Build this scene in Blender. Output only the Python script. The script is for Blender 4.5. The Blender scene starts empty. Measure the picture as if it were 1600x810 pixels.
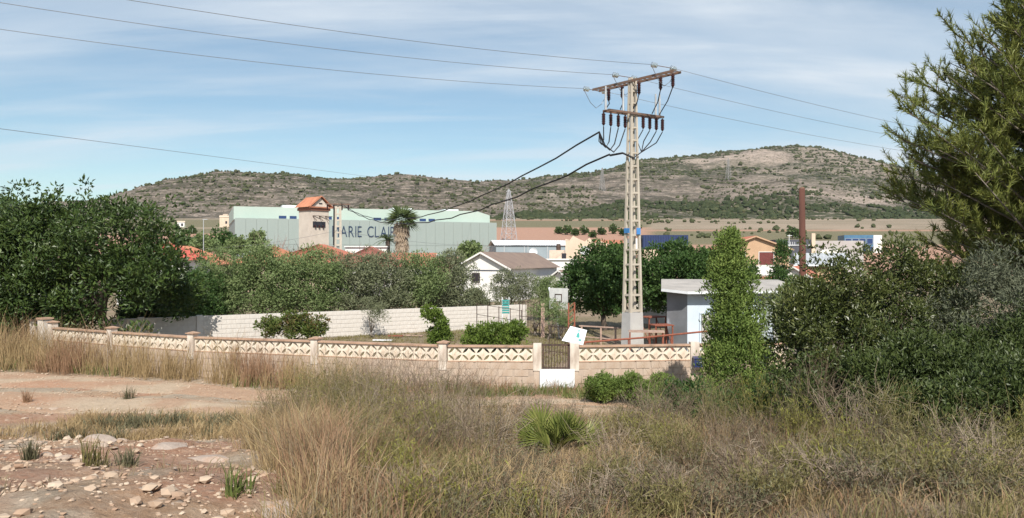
import bpy, math, random
import numpy as np
from mathutils import Vector, Matrix
C = bpy.context.scene
COL = C.collection
R = math.radians
F, CX, CY, H = 1200.0, 800.0, 405.0, 3.7      # the photo's focal length in its own pixels, its centre, and the eye height

# ------------------------------------------------------------------ camera, world, sun, exposure
cam = bpy.data.objects.new('camera', bpy.data.cameras.new('camera')); COL.objects.link(cam)
cam.location = (0, 0, H); cam.rotation_euler = (R(90), 0, 0)
cam.data.sensor_width = 36; cam.data.lens = 36 * F / 1600
cam.data.clip_start = .1; cam.data.clip_end = 9000
C.camera = cam
SUN_EL, SUN_AZ = R(44), R(6)                  # azimuth to the right of straight behind the camera
sd = Vector((math.sin(SUN_AZ) * math.cos(SUN_EL), -math.cos(SUN_AZ) * math.cos(SUN_EL), math.sin(SUN_EL)))   # towards the sun
sun = bpy.data.objects.new('sun', bpy.data.lights.new('sun', 'SUN')); COL.objects.link(sun)
sun.data.energy = 4.8; sun.data.angle = R(.5); sun.data.color = (1, .94, .85)
sun.rotation_euler = (-sd).to_track_quat('-Z', 'Y').to_euler()
W = bpy.data.worlds.new('World'); C.world = W; W.use_nodes = True
nt = W.node_tree; nt.nodes.clear()
def N(t, k, **kw):
    n = t.nodes.new(k)
    for a, b in kw.items(): setattr(n, a, b)
    return n
sky = N(nt, 'ShaderNodeTexSky', sky_type='NISHITA'); sky.sun_disc = False
sky.sun_elevation = SUN_EL; sky.sun_rotation = math.pi - SUN_AZ; sky.altitude = 200; sky.air_density = 1.0; sky.dust_density = .5; sky.ozone_density = .7
bg = N(nt, 'ShaderNodeBackground'); bg.inputs[1].default_value = .094
wo = N(nt, 'ShaderNodeOutputWorld'); tc = N(nt, 'ShaderNodeTexCoord')
def math_(t, op, a, b=None, clamp=False):
    n = N(t, 'ShaderNodeMath', operation=op); n.use_clamp = clamp
    for i, v in enumerate((a, b)):
        if v is None: continue
        if isinstance(v, (int, float)): n.inputs[i].default_value = v
        else: t.links.new(v, n.inputs[i])
    return n.outputs[0]
sep = N(nt, 'ShaderNodeSeparateXYZ'); nt.links.new(tc.outputs['Generated'], sep.inputs[0])
zz = math_(nt, 'ADD', math_(nt, 'MAXIMUM', sep.outputs[2], 0.0), .16)
cmb = N(nt, 'ShaderNodeCombineXYZ')
nt.links.new(math_(nt, 'DIVIDE', sep.outputs[0], zz), cmb.inputs[0]); nt.links.new(math_(nt, 'DIVIDE', sep.outputs[1], zz), cmb.inputs[1])
def cloud_noise(rot, scl, scale, detail, lo, hi, off):
    mp = N(nt, 'ShaderNodeMapping'); mp.inputs['Rotation'].default_value = (0, 0, R(rot)); mp.inputs['Scale'].default_value = scl; mp.inputs['Location'].default_value = off
    nt.links.new(cmb.outputs[0], mp.inputs[0])
    n = N(nt, 'ShaderNodeTexNoise'); n.inputs['Scale'].default_value = scale; n.inputs['Detail'].default_value = detail; n.inputs['Roughness'].default_value = .58; n.inputs['Distortion'].default_value = .5
    nt.links.new(mp.outputs[0], n.inputs[0])
    mr = N(nt, 'ShaderNodeMapRange', interpolation_type='SMOOTHSTEP'); mr.inputs[1].default_value = lo; mr.inputs[2].default_value = hi
    nt.links.new(n.outputs[0], mr.inputs[0]); return mr.outputs[0]
c1 = cloud_noise(-12, (.32, 1.0, 1), .45, 10, .40, .62, (1.6, 2.9, 0))
c2 = cloud_noise(25, (.4, 1.7, 1), 1.3, 10, .46, .68, (7.3, 2.2, 0))
cl = math_(nt, 'ADD', math_(nt, 'MULTIPLY', c1, .72), math_(nt, 'MULTIPLY', c2, .40), True)
mix = N(nt, 'ShaderNodeMix', data_type='RGBA'); nt.links.new(cl, mix.inputs[0]); tint = N(nt, 'ShaderNodeMix', data_type='RGBA', blend_type='MULTIPLY'); tint.inputs[0].default_value = 1; tint.inputs[7].default_value = (.90, 1.0, .98, 1); nt.links.new(sky.outputs[0], tint.inputs[6]); nt.links.new(tint.outputs[2], mix.inputs[6])
mix.inputs[7].default_value = (6.4, 7.0, 7.6, 1)
nt.links.new(mix.outputs[2], bg.inputs[0]); nt.links.new(bg.outputs[0], wo.inputs[0])
C.view_settings.view_transform = 'Standard'; C.view_settings.look = 'None'; C.view_settings.exposure = .40; C.view_settings.gamma = 1
C.cycles.max_bounces = 5; C.cycles.diffuse_bounces = 2; C.cycles.glossy_bounces = 2; C.cycles.transmission_bounces = 2; C.cycles.volume_bounces = 0; C.cycles.transparent_max_bounces = 4
C.cycles.use_denoising = True

# ------------------------------------------------------------------ helpers
rng = np.random.default_rng(7)
def at(x, y, d):
    """world point seen at pixel (x, y) of the photo, d metres ahead"""
    return Vector(((x - CX) * d / F, d, H - (y - CY) * d / F))
def noise2(x, y, seed=0):
    x = np.asarray(x, float); y = np.asarray(y, float)
    xi = np.floor(x).astype(np.int64); yi = np.floor(y).astype(np.int64); fx = x - xi; fy = y - yi
    fx = fx * fx * (3 - 2 * fx); fy = fy * fy * (3 - 2 * fy)
    def h(i, j):
        n = (i * 374761393 + j * 668265263 + seed * 1442695041) & 0x7fffffff
        n = ((n ^ (n >> 13)) * 1274126177) & 0x7fffffff
        n = ((n ^ (n >> 16)) * 2246822519) & 0x7fffffff
        return (n & 0xffff) / 65535.0
    return (h(xi, yi) * (1 - fx) + h(xi + 1, yi) * fx) * (1 - fy) + (h(xi, yi + 1) * (1 - fx) + h(xi + 1, yi + 1) * fx) * fy
def fbm(x, y, seed=0, o=4):
    s = 0; a = .5; t = 0
    for k in range(o):
        s = s + a * noise2(x * 2 ** k, y * 2 ** k, seed + k * 17); t += a; a *= .5
    return s / t                                             # 0..1
def zv(Y): return np.interp(Y, [0, 190, 300, 400, 500, 650, 760], [0, 0, 9, 17, 26, 38, 46])
def gz(X, Y):
    """height of the ground"""
    X = np.asarray(X, float); Y = np.asarray(Y, float)
    b = np.interp(Y, [-30, 3.5, 5, 8, 12, 15.2, 17.0, 18], [2.2, 2.17, 2.06, 1.56, .78, .17, .02, 0])
    k = np.clip((17.4 - Y) / 3, 0, 1)
    b = b + k * ((fbm(X * .35, Y * .35, 3) - .5) * .55 + (fbm(X * 1.6, Y * 1.6, 9) - .5) * .16)
    b = b + k * (fbm(X * 3.3, Y * 3.3, 15) - .5) * .07 + k * (fbm(X * 7.1, Y * 7.1, 16, 2) - .5) * .035
    gul = np.exp(-((X + 7.6) / 2.2) ** 2 - ((Y - 13.2) / 1.1) ** 2) * .45
    b = b - gul
    b = b + (1 - k) * np.clip((60 - Y) / 20, 0, 1) * (fbm(X * .5, Y * .5, 5) - .5) * .06
    return b + zv(Y)
def gzf(x, y): return float(gz(x, y))

def link(o, parent=None):
    COL.objects.link(o)
    if parent is not None: o.parent = parent
    return o
def tag(o, label=None, cat=None, group=None, kind=None):
    for k, v in (('label', label), ('category', cat), ('group', group), ('kind', kind)):
        if v: o[k] = v
    return o
def thing(name, label, cat, loc=(0, 0, 0), rz=0, group=None, kind=None):
    o = bpy.data.objects.new(name, None); link(o); o.location = loc; o.rotation_euler = (0, 0, rz); o.empty_display_size = .2
    return tag(o, label, cat, group, kind)
def np_mesh(name, V, faces, smooth=False):
    me = bpy.data.meshes.new(name); V = np.asarray(V, np.float32).reshape(-1, 3)
    faces = [np.asarray(f, np.int32) for f in faces if len(f)]
    tot = [np.full(len(f), f.shape[1], np.int32) for f in faces]
    idx = np.concatenate([f.ravel() for f in faces]); tot = np.concatenate(tot)
    me.vertices.add(len(V)); me.vertices.foreach_set('co', V.ravel())
    me.loops.add(len(idx)); me.loops.foreach_set('vertex_index', idx)
    me.polygons.add(len(tot)); st = np.concatenate([[0], np.cumsum(tot)[:-1]]).astype(np.int32)
    me.polygons.foreach_set('loop_start', st); me.polygons.foreach_set('loop_total', tot)
    me.polygons.foreach_set('use_smooth', np.full(len(tot), smooth))
    me.update(calc_edges=True); return me
def obj(name, me, m, parent=None, kind=None):
    o = bpy.data.objects.new(name, me)
    if m is not None and not me.materials: me.materials.append(m)
    link(o, parent)
    if kind: o['kind'] = kind
    return o
class MB:
    """collects shapes, builds them as one mesh"""
    def __init__(s): s.v = []; s.f = []
    def add(s, v, f):
        b = len(s.v); s.v += [tuple(p) for p in v]; s.f += [tuple(i + b for i in q) for q in f]; return s
    def box(s, c, d, rz=0, M=None):
        x, y, z = (k / 2 for k in d); p = [Vector((i * x, j * y, k * z)) for k in (-1, 1) for j in (-1, 1) for i in (-1, 1)]
        if M is None: M = Matrix.Rotation(rz, 3, 'Z')
        return s.add([M @ q + Vector(c) for q in p], [(0, 2, 3, 1), (4, 5, 7, 6), (0, 1, 5, 4), (1, 3, 7, 5), (3, 2, 6, 7), (2, 0, 4, 6)])
    def bar(s, a, b, w, h=None):
        a, b = Vector(a), Vector(b); h = h or w; d = (b - a); L = d.length; d.normalize()
        u = Vector((0, 0, 1)) if abs(d.z) < .95 else Vector((1, 0, 0)); sx = d.cross(u).normalized(); u = sx.cross(d)
        return s.box((a + b) / 2, (w, h, L), M=Matrix((sx, u, d)).transposed() if True else None)
    def tube(s, pts, r, n=8, cap=True):
        pts = [Vector(p) for p in pts]; rs = r if hasattr(r, '__len__') else [r] * len(pts); v = []; f = []; m = len(pts)
        for i, p in enumerate(pts):
            d = (pts[min(i + 1, m - 1)] - pts[max(i - 1, 0)]).normalized()
            u = Vector((0, 0, 1)) if abs(d.z) < .9 else Vector((0, 1, 0)); a = d.cross(u).normalized(); b = a.cross(d)
            for k in range(n):
                t = 2 * math.pi * k / n; v.append(p + (a * math.cos(t) + b * math.sin(t)) * rs[i])
        for i in range(m - 1):
            for k in range(n): f.append((i * n + k, i * n + (k + 1) % n, (i + 1) * n + (k + 1) % n, (i + 1) * n + k))
        if cap: f += [tuple(range(n))[::-1], tuple(range((m - 1) * n, m * n))]
        return s.add(v, f)
    def lathe(s, prof, c=(0, 0, 0), n=12):
        return s.tube([Vector(c) + Vector((0, 0, z)) for r, z in prof], [r for r, z in prof], n)
    def prism(s, poly, v):
        """poly: 3-D outline, v: extrusion vector"""
        p = [Vector(q) for q in poly]; n = len(p); v = Vector(v)
        return s.add(p + [q + v for q in p], [tuple(range(n))[::-1], tuple(range(n, 2 * n))] + [(i, (i + 1) % n, n + (i + 1) % n, n + i) for i in range(n)])
    def mesh(s, name, smooth=False):
        me = bpy.data.meshes.new(name); me.from_pydata(s.v, [], s.f); me.update()
        if smooth: me.polygons.foreach_set('use_smooth', [True] * len(me.polygons))
        return me
    def build(s, name, m, parent=None, smooth=False, kind=None): return obj(name, s.mesh(name, smooth), m, parent, kind)
def copy_tree(o, parent=None):
    c = o.copy(); COL.objects.link(c)
    if parent is not None: c.parent = parent
    for ch in list(o.children): copy_tree(ch, c)
    return c

# ------------------------------------------------------------------ materials
def newmat(name):
    m = bpy.data.materials.new(name); m.use_nodes = True; t = m.node_tree; t.nodes.clear()
    o = N(t, 'ShaderNodeOutputMaterial'); p = N(t, 'ShaderNodeBsdfPrincipled'); t.links.new(p.outputs[0], o.inputs[0]); return m, t, p, o
def ramp(t, fac, cols):
    r = N(t, 'ShaderNodeValToRGB'); e = r.color_ramp.elements; n = len(cols)
    while len(e) < n: e.new(.5)
    for i, c in enumerate(cols): e[i].position = i / max(n - 1, 1); e[i].color = (*c, 1)
    t.links.new(fac, r.inputs[0]); return r.outputs[0]
def noise_(t, scale, detail=5, scl=(1, 1, 1), rough=.55, coord='Object'):
    c = N(t, 'ShaderNodeTexCoord'); m = N(t, 'ShaderNodeMapping'); m.inputs['Scale'].default_value = scl
    t.links.new(c.outputs[coord], m.inputs[0]); n = N(t, 'ShaderNodeTexNoise'); n.inputs['Scale'].default_value = scale; n.inputs['Detail'].default_value = detail; n.inputs['Roughness'].default_value = rough
    t.links.new(m.outputs[0], n.inputs[0]); return n.outputs[0]
def mixc(t, f, a, b):
    n = N(t, 'ShaderNodeMix', data_type='RGBA')
    for i, v in ((0, f), (6, a), (7, b)):
        if isinstance(v, (int, float)): n.inputs[i].default_value = v
        elif isinstance(v, tuple): n.inputs[i].default_value = (*v, 1)
        else: t.links.new(v, n.inputs[i])
    return n.outputs[2]
def bump_(t, p, h, strength=.4, dist=.02):
    b = N(t, 'ShaderNodeBump'); b.inputs['Strength'].default_value = strength; b.inputs['Distance'].default_value = dist
    t.links.new(h, b.inputs['Height']); t.links.new(b.outputs[0], p.inputs['Normal'])
def smooth(t, v, lo, hi):
    m = N(t, 'ShaderNodeMapRange', interpolation_type='SMOOTHSTEP'); m.inputs[1].default_value = lo; m.inputs[2].default_value = hi; t.links.new(v, m.inputs[0]); return m.outputs[0]
def P(name, c1, c2=None, scale=3, rough=.85, bump=0, bscale=25, scl=(1, 1, 1), metal=0, dirt=None, lo=.3, hi=.7, per=None):
    """noise-mixed paint, plaster, metal...; dirt: (colour, scale, lo, hi) patches of wear"""
    m, t, p, o = newmat(name); p.inputs['Roughness'].default_value = rough; p.inputs['Metallic'].default_value = metal
    p.inputs['Specular IOR Level'].default_value = .3
    c = mixc(t, smooth(t, noise_(t, scale, 6, scl), lo, hi), c1, c2 or tuple(k * .8 for k in c1))
    if dirt: c = mixc(t, smooth(t, noise_(t, dirt[1], 8, (1, 1, .35)), dirt[2], dirt[3]), c, dirt[0])
    if per:                                                   # each piece a little different
        oi = N(t, 'ShaderNodeObjectInfo'); c = mixc(t, math_(t, 'MULTIPLY', oi.outputs['Random'], per[1]), c, per[0])
    t.links.new(c, p.inputs['Base Color'])
    if bump: bump_(t, p, noise_(t, bscale, 5), bump, .01)
    return m
def L(name, cols, transl=.2, rough=.62, spec=.2, tc_=None):
    """leaves: each leaf its own tint"""
    m, t, p, o = newmat(name); g = N(t, 'ShaderNodeNewGeometry')
    f = math_(t, 'ADD', math_(t, 'MULTIPLY', g.outputs['Random Per Island'], .5), math_(t, 'MULTIPLY', smooth(t, noise_(t, 1.3, 3), .28, .72), .5))
    c = ramp(t, f, cols); t.links.new(c, p.inputs['Base Color']); p.inputs['Roughness'].default_value = rough; p.inputs['Specular IOR Level'].default_value = spec
    if transl:
        tr = N(t, 'ShaderNodeBsdfTranslucent'); t.links.new(c, tr.inputs[0]); mx = N(t, 'ShaderNodeMixShader'); mx.inputs[0].default_value = transl
        t.links.new(p.outputs[0], mx.inputs[1]); t.links.new(tr.outputs[0], mx.inputs[2]); t.links.new(mx.outputs[0], o.inputs[0])
    return m
BARK = P('bark', (.13, .10, .08), (.07, .055, .045), 8, .95, .8, 30, (1, 1, .3))
GREYBARK = P('grey_bark', (.22, .19, .16), (.13, .11, .09), 8, .95, .8, 30, (1, 1, .3))
TWIG = L('twig_grey', [(.14, .105, .075), (.235, .185, .135), (.33, .27, .205)], 0)
TWIGB = L('twig_brown', [(.085, .06, .04), (.15, .11, .075), (.22, .17, .12)], 0)
TWIGD = L('twig_dark', [(.07, .055, .045), (.13, .10, .085)], 0)

# ------------------------------------------------------------------ plants: numpy builders
def unit(v): return v / (np.linalg.norm(v, axis=-1, keepdims=True) + 1e-9)
def leaves(c, d, size, asp=.5, r=rng, fold=.18):
    """rhombic leaves growing from c along d"""
    n = len(c); s = size * r.uniform(.65, 1.35, (n, 1)); d = unit(d); side = unit(np.cross(d, r.normal(size=(n, 3)))); up = np.cross(side, d)
    V = np.empty((n, 4, 3)); V[:, 0] = c; V[:, 1] = c + d * s * .5 + side * s * asp * .5 + up * s * fold; V[:, 2] = c + d * s; V[:, 3] = c + d * s * .5 - side * s * asp * .5 + up * s * fold
    return V.reshape(-1, 3), np.arange(4 * n).reshape(-1, 4)
def join(parts):
    Vs = []; Fs = {}; b = 0
    for V, *fs in parts:
        for f in fs: Fs.setdefault(f.shape[1], []).append(f + b)
        Vs.append(V); b += len(V)
    return np.concatenate(Vs), [np.concatenate(x) for x in Fs.values()]
def fill(ells, n, rmin, rmax, r=rng, shell=(.55, .95), bias=0):
    """clumps spread through ellipsoids ((centre),(radii)); more of them near the outside"""
    vol = np.array([e[1][0] * e[1][1] * e[1][2] for e in ells]) ** .8; k = r.choice(len(ells), n, p=vol / vol.sum())
    c = np.array([e[0] for e in ells], float)[k]; rad = np.array([e[1] for e in ells], float)[k]; d = unit(r.normal(size=(n, 3))); d[:, 1] -= bias
    d = unit(d); rr = r.uniform(rmin, rmax, n); q = r.uniform(*shell, (n, 1)); return np.c_[c + d * np.maximum(rad - rr[:, None] * .6, .05) * q, rr]
def clump_leaves(cl, n, size, asp=.5, r=rng, out=.75, up=.35, squash=.8, inner=.5):
    w = cl[:, 3] ** 2; k = r.choice(len(cl), n, p=w / w.sum()); d = unit(r.normal(size=(n, 3))); rad = cl[k, 3:4] * (inner + (1 - inner) * r.uniform(0, 1, (n, 1)) ** .5)
    rad *= .75 + .5 * r.uniform(0, 1, (n, 1)); p = cl[k, :3] + d * rad * np.array([1, 1, squash])
    return leaves(p, d * out + r.normal(size=(n, 3)) * .55 + np.array([0, 0, up]), size, asp, r)
def limbs(base, cl, r=rng, r0=.14, n=9, bend=.3, fork=.35):
    """a tapered trunk and limbs that run to clumps"""
    m = MB(); base = Vector(base); top = Vector(np.average(cl[:, :3], axis=0, weights=cl[:, 3])); fk = base.lerp(top, fork)
    fk.x += r.normal() * bend * .3; mid = base.lerp(fk, .5) + Vector((r.normal() * .08 * bend, r.normal() * .08 * bend, 0))
    m.tube([base - Vector((0, 0, .15)), base + Vector((0, 0, .1)), mid, fk], [r0 * 1.35, r0 * 1.1, r0 * .9, r0 * .8], 9)
    for i in r.choice(len(cl), min(n, len(cl)), replace=False):
        e = fk.lerp(Vector(cl[i, :3]), .82); a = fk.lerp(e, .35) + Vector((r.normal(), r.normal(), r.normal() + .5)) * bend * .35; b = fk.lerp(e, .7) + Vector((r.normal(), r.normal(), r.normal())) * bend * .3
        m.tube([fk, a, b, e], [r0 * .65, r0 * .42, r0 * .26, r0 * .1], 6)
    return m
def sprigs(ells, n, rr, r):
    c = fill(ells, n, rr[0] * .35, rr[0] * .6, r=r, shell=(1.0, 1.16)); return c[c[:, 2] > .3]
def tree(name, label, cat, base, ells, n_cl, rr, n_leaf, size, lm, group=None, asp=.5, bark=BARK, r0=.14, nl=10, up=.35, out=.75, seed=1, shell=(.55, .95), fork=.35, squash=.8, extra=None, kw=None):
    """ells are given relative to the base"""
    r = np.random.default_rng(seed); t = thing(name, label, cat, base, 0, group)
    cl = fill(ells, n_cl, *rr, r=r, shell=shell, **(kw or {}))
    cl0 = cl; cl = np.r_[cl, sprigs(ells, int(n_cl * .7), rr, r)]
    if extra is not None: cl = np.r_[cl, np.array(extra, float)]
    limbs((0, 0, 0), cl0, r, r0, nl, fork=fork).build('trunk', bark, t, True)
    V, f = clump_leaves(cl, int(n_leaf * .86), size, asp, r, out, up, squash); obj('crown', np_mesh('crown', V, [f]), lm, t); return t
def strips(p, w):
    """p: (n,k,3) polylines -> ribbons w(k) wide that face random ways; 3-sided prisms when thick"""
    n, k, _ = p.shape; d = unit(p[:, -1] - p[:, 0]); s = unit(np.cross(d, rng.normal(size=(n, 3)))); V = np.empty((n, k, 2, 3))
    for j in range(k): V[:, j, 0] = p[:, j] - s * w[j]; V[:, j, 1] = p[:, j] + s * w[j]
    i = np.arange(n)[:, None] * k * 2; f = []
    for j in range(k - 1): f.append(np.concatenate([i + 2 * j, i + 2 * j + 1, i + 2 * j + 3, i + 2 * j + 2], 1))
    return V.reshape(-1, 3), np.concatenate(f)
def blades(c, h, lean, w, r=rng, droop=.35):
    """grass: c (n,3) roots, h (n,) heights, lean (n,2) horizontal offset of the tip"""
    n = len(c); s = unit(np.c_[r.normal(size=(n, 2)), np.zeros(n)]) * np.asarray(w).reshape(-1, 1); L3 = np.c_[lean, np.zeros(n)]; up = np.zeros((n, 3)); up[:, 2] = h
    V = np.empty((n, 5, 3)); m = c + up * .6 + L3 * .35; V[:, 0] = c - s; V[:, 1] = c + s; V[:, 2] = m + s * .8; V[:, 3] = m - s * .8; V[:, 4] = c + up + L3 - up * droop * (np.linalg.norm(lean, axis=1) / (h + .01))[:, None] * .5
    i = np.arange(n)[:, None] * 5; return V.reshape(-1, 3), np.concatenate([i, i + 1, i + 2, i + 3], 1), np.concatenate([i + 3, i + 2, i + 4], 1)
def grass(X, Y, per, h, spread, w, r, leanf=.35, hvar=.4, zoff=0):
    """tufts at X, Y; per blades each"""
    n = len(X); k = np.repeat(np.arange(n), per); m = len(k); a = r.uniform(0, 2 * np.pi, m); q = np.abs(r.normal(size=m)) * spread
    bx = X[k] + np.cos(a) * q; by = Y[k] + np.sin(a) * q; c = np.c_[bx, by, gz(bx, by) - .03 + zoff]; hh = np.asarray(h)
    hh = (hh[k] if hh.ndim else hh) * np.clip(1 + r.normal(size=m) * hvar, .3, 1.9)
    lean = np.c_[np.cos(a), np.sin(a)] * (hh * leanf * r.uniform(.1, 1.3, m))[:, None] + r.normal(size=(m, 2)) * .05 + np.array([.03, 0])
    return blades(c, hh, lean, w * r.uniform(.6, 1.4, m), r)
def twigs(r, h, n, spread, w=.006, side=4):
    """a bare bush: stems from the ground, each with side twigs"""
    a = r.uniform(0, 2 * np.pi, n); q = np.sqrt(r.uniform(0, 1, n)) * spread; hh = h * r.uniform(.55, 1.1, n)
    b = np.c_[np.cos(a) * q * .25, np.sin(a) * q * .25, np.full(n, -.05)]; e = np.c_[np.cos(a) * q, np.sin(a) * q, hh]; p = np.stack([b, b * .45 + e * .55 + r.normal(size=(n, 3)) * .05 * h + np.array([0, 0, .05]), e + r.normal(size=(n, 3)) * .05 * h], 1)
    out = [strips(p, [w, w * .8, w * .4])]; k = np.repeat(np.arange(n), side); m = len(k); t = r.uniform(.35, .95, (m, 1)); s = p[k, 0] * (1 - t) ** 2 + 2 * p[k, 1] * t * (1 - t) + p[k, 2] * t * t
    d = unit(p[k, 2] - p[k, 0]) * .7 + r.normal(size=(m, 3)) * .6; ln = h * .28 * r.uniform(.4, 1.2, (m, 1)); p2 = np.stack([s, s + d * ln * .5 + r.normal(size=(m, 3)) * .02, s + d * ln + r.normal(size=(m, 3)) * .03], 1)
    out.append(strips(p2, [w * .6, w * .5, w * .3])); return out, p2.reshape(-1, 3)

# ------------------------------------------------------------------ the ground
def grid_mesh(name, xs, ys, zf, smooth_=True):
    X, Y = np.meshgrid(xs, ys); Z = zf(X, Y); nx, ny = len(xs), len(ys)
    i = (np.arange(ny - 1)[:, None] * nx + np.arange(nx - 1)[None]).ravel(); return np_mesh(name, np.c_[X.ravel(), Y.ravel(), Z.ravel()], [np.c_[i, i + 1, i + nx + 1, i + nx]], smooth_), X, Y, Z
def colour_attr(me, name, rgb):
    a = me.color_attributes.new(name, 'FLOAT_COLOR', 'POINT'); a.data.foreach_set('color', np.c_[rgb.reshape(-1, 3), np.ones(rgb.size // 3)].astype(np.float32).ravel())
def lerp3(a, b, t): return np.asarray(a)[..., :] * (1 - t[..., None]) + np.asarray(b)[..., :] * t[..., None]
def sm(x, lo, hi):
    t = np.clip((x - lo) / (hi - lo), 0, 1); return t * t * (3 - 2 * t)
xs = np.concatenate([-np.geomspace(900, 13.3, 66), np.arange(-13, 11.01, .14), np.geomspace(11.3, 900, 66)])
ys = np.concatenate([np.arange(-30, 2.9, 1.6), np.arange(3, 26.01, .13), np.geomspace(26.4, 720, 110)])
me, X, Y, Z = grid_mesh('ground', xs, ys, gz)
n1 = fbm(X * .6, Y * .6, 21); n2 = fbm(X * 2.3, Y * 2.3, 22)
col = lerp3((.43, .25, .145), (.39, .28, .185), sm(n1, .3, .62)); col = lerp3(col, (.41, .345, .265), sm(n2, .47, .64) * .8)
col = lerp3(col, (.40, .19, .115), sm(fbm(X * .45 + 5, Y * .45, 31), .53, .66) * .7)
brush = sm(X + .34 * Y + (n1 - .5) * 3, -.3, 1.2) * sm(17.6 - Y, 0, 1); col = lerp3(col, (.27, .20, .145), brush * .75)
gard = sm(Y, 23, 26) * sm(140 - Y, 0, 40); col = lerp3(col, (.19, .155, .085), gard); col = lerp3(col, (.30, .22, .15), gard * sm(n1, .5, .62))
ax = X / np.maximum(Y, 1)
red = sm(Y, 150, 200); col = lerp3(col, (.42, .225, .155), red)
fieldn = fbm(X * .01, Y * .03, 41)
vine = sm(Y, 455, 470) * sm(600 - Y, 0, 20); vine = np.maximum(vine, sm(X - .17 * Y, 0, 8) * sm(Y, 300, 310) * sm(430 - Y, 0, 10)); vine = np.maximum(vine, sm(-.27 * Y - X, 0, 5) * sm(Y, 395, 402) * sm(620 - Y, 0, 10))
col = lerp3(col, (.115, .115, .05), vine); beige = np.maximum(sm(Y, 600, 615), sm(X - .17 * Y, 0, 8) * sm(Y, 430, 440)); beige = np.maximum(beige, sm(-np.abs(Y - 455), -9, -5) * sm(-.2 * Y - X, 0, 4)); col = lerp3(col, (.31, .245, .18), beige)
lines = sm(np.sin(Y * .21 + fbm(X * .01, Y * .01, 44) * 6), .2, .8) * beige; col = lerp3(col, (.17, .15, .095), lines)
colour_attr(me, 'cover', col)
def cover_mat(name, scale, amp, bump, bs, stones=None):
    m, t, p, o = newmat(name); a = N(t, 'ShaderNodeVertexColor', layer_name='cover'); p.inputs['Roughness'].default_value = .95; p.inputs['Specular IOR Level'].default_value = .15
    c = mixc(t, smooth(t, noise_(t, scale, 8, rough=.65), .32, .7), mixc(t, amp, a.outputs[0], (.06, .045, .035)), a.outputs[0]); h = noise_(t, bs, 8, rough=.7)
    c = mixc(t, math_(t, 'MULTIPLY', smooth(t, noise_(t, scale * 4, 6, rough=.7), .5, .72), .35), c, (.5, .42, .34))
    if stones:
        g2 = smooth(t, noise_(t, 9, 9, rough=.8), .42, .6); c = mixc(t, math_(t, 'MULTIPLY', g2, .45), c, mixc(t, .55, a.outputs[0], (.55, .45, .35))); g3 = smooth(t, noise_(t, 22, 6, rough=.8), .5, .64); c = mixc(t, math_(t, 'MULTIPLY', g3, .4), c, (.15, .095, .065)); h = math_(t, 'ADD', h, math_(t, 'MULTIPLY', noise_(t, 30, 6, rough=.8), .5))
        v = N(t, 'ShaderNodeTexVoronoi'); cc = N(t, 'ShaderNodeTexCoord'); t.links.new(cc.outputs['Object'], v.inputs[0]); v.inputs['Scale'].default_value = stones; s = smooth(t, v.outputs['Distance'], .28, .12)
        s2 = math_(t, 'MULTIPLY', s, smooth(t, noise_(t, .5, 4), .45, .6)); c = mixc(t, s2, c, mixc(t, v.outputs['Color'], (.5, .42, .35), (.3, .24, .19))); h = math_(t, 'ADD', h, math_(t, 'MULTIPLY', s2, .6))
    t.links.new(c, p.inputs['Base Color']); bump_(t, p, h, bump, .06); return m
tag(obj('ground', me, cover_mat('earth', 1.3, .35, .8, 5, 7)), kind='structure')
# the dirt road, its own sheet
rl = lambda x: 17.9 + .35 * np.sin(x * .35) + .2 * np.sin(x * 1.3) + np.clip((-7 - x) * .08, -.2, .5)      # near edge
ru = lambda x: 21.0 + .25 * np.sin(x * .5 + 1) + .15 * np.sin(x * 1.9) + np.interp(x, [-30, -17, -10, -6, 3, 8, 30], [5.6, 4.6, 1.9, .8, -.9, -1.0, -1])   # far edge
us = np.arange(-34, 30, .2); vs = np.linspace(0, 1, 24); U, T = np.meshgrid(us, vs); YY = rl(U) * (1 - T) + ru(U) * T
ZZ = gz(U, YY) + .012 + .02 * np.cos((T - .3) * 14) * np.sin(T * math.pi) - .05 * (np.abs(T - .5) > .49); nx = len(us)
i = (np.arange(len(vs) - 1)[:, None] * nx + np.arange(nx - 1)[None]).ravel(); me = np_mesh('dirt_road', np.c_[U.ravel(), YY.ravel(), ZZ.ravel()], [np.c_[i, i + 1, i + nx + 1, i + nx]], True)
nn = fbm(U * .8, YY * 1.5, 55); c = lerp3((.43, .275, .18), (.49, .38, .27), sm(nn, .4, .65)); c = lerp3(c, (.43, .24, .15), sm(-10 - U, 0, 4)[..., ] * sm(fbm(U * .5, YY * .8, 56), .4, .6)); colour_attr(me, 'cover', c)
tag(obj('dirt_road', me, cover_mat('road_earth', 2.2, .2, .6, 9, 9)), kind='structure')

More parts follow.
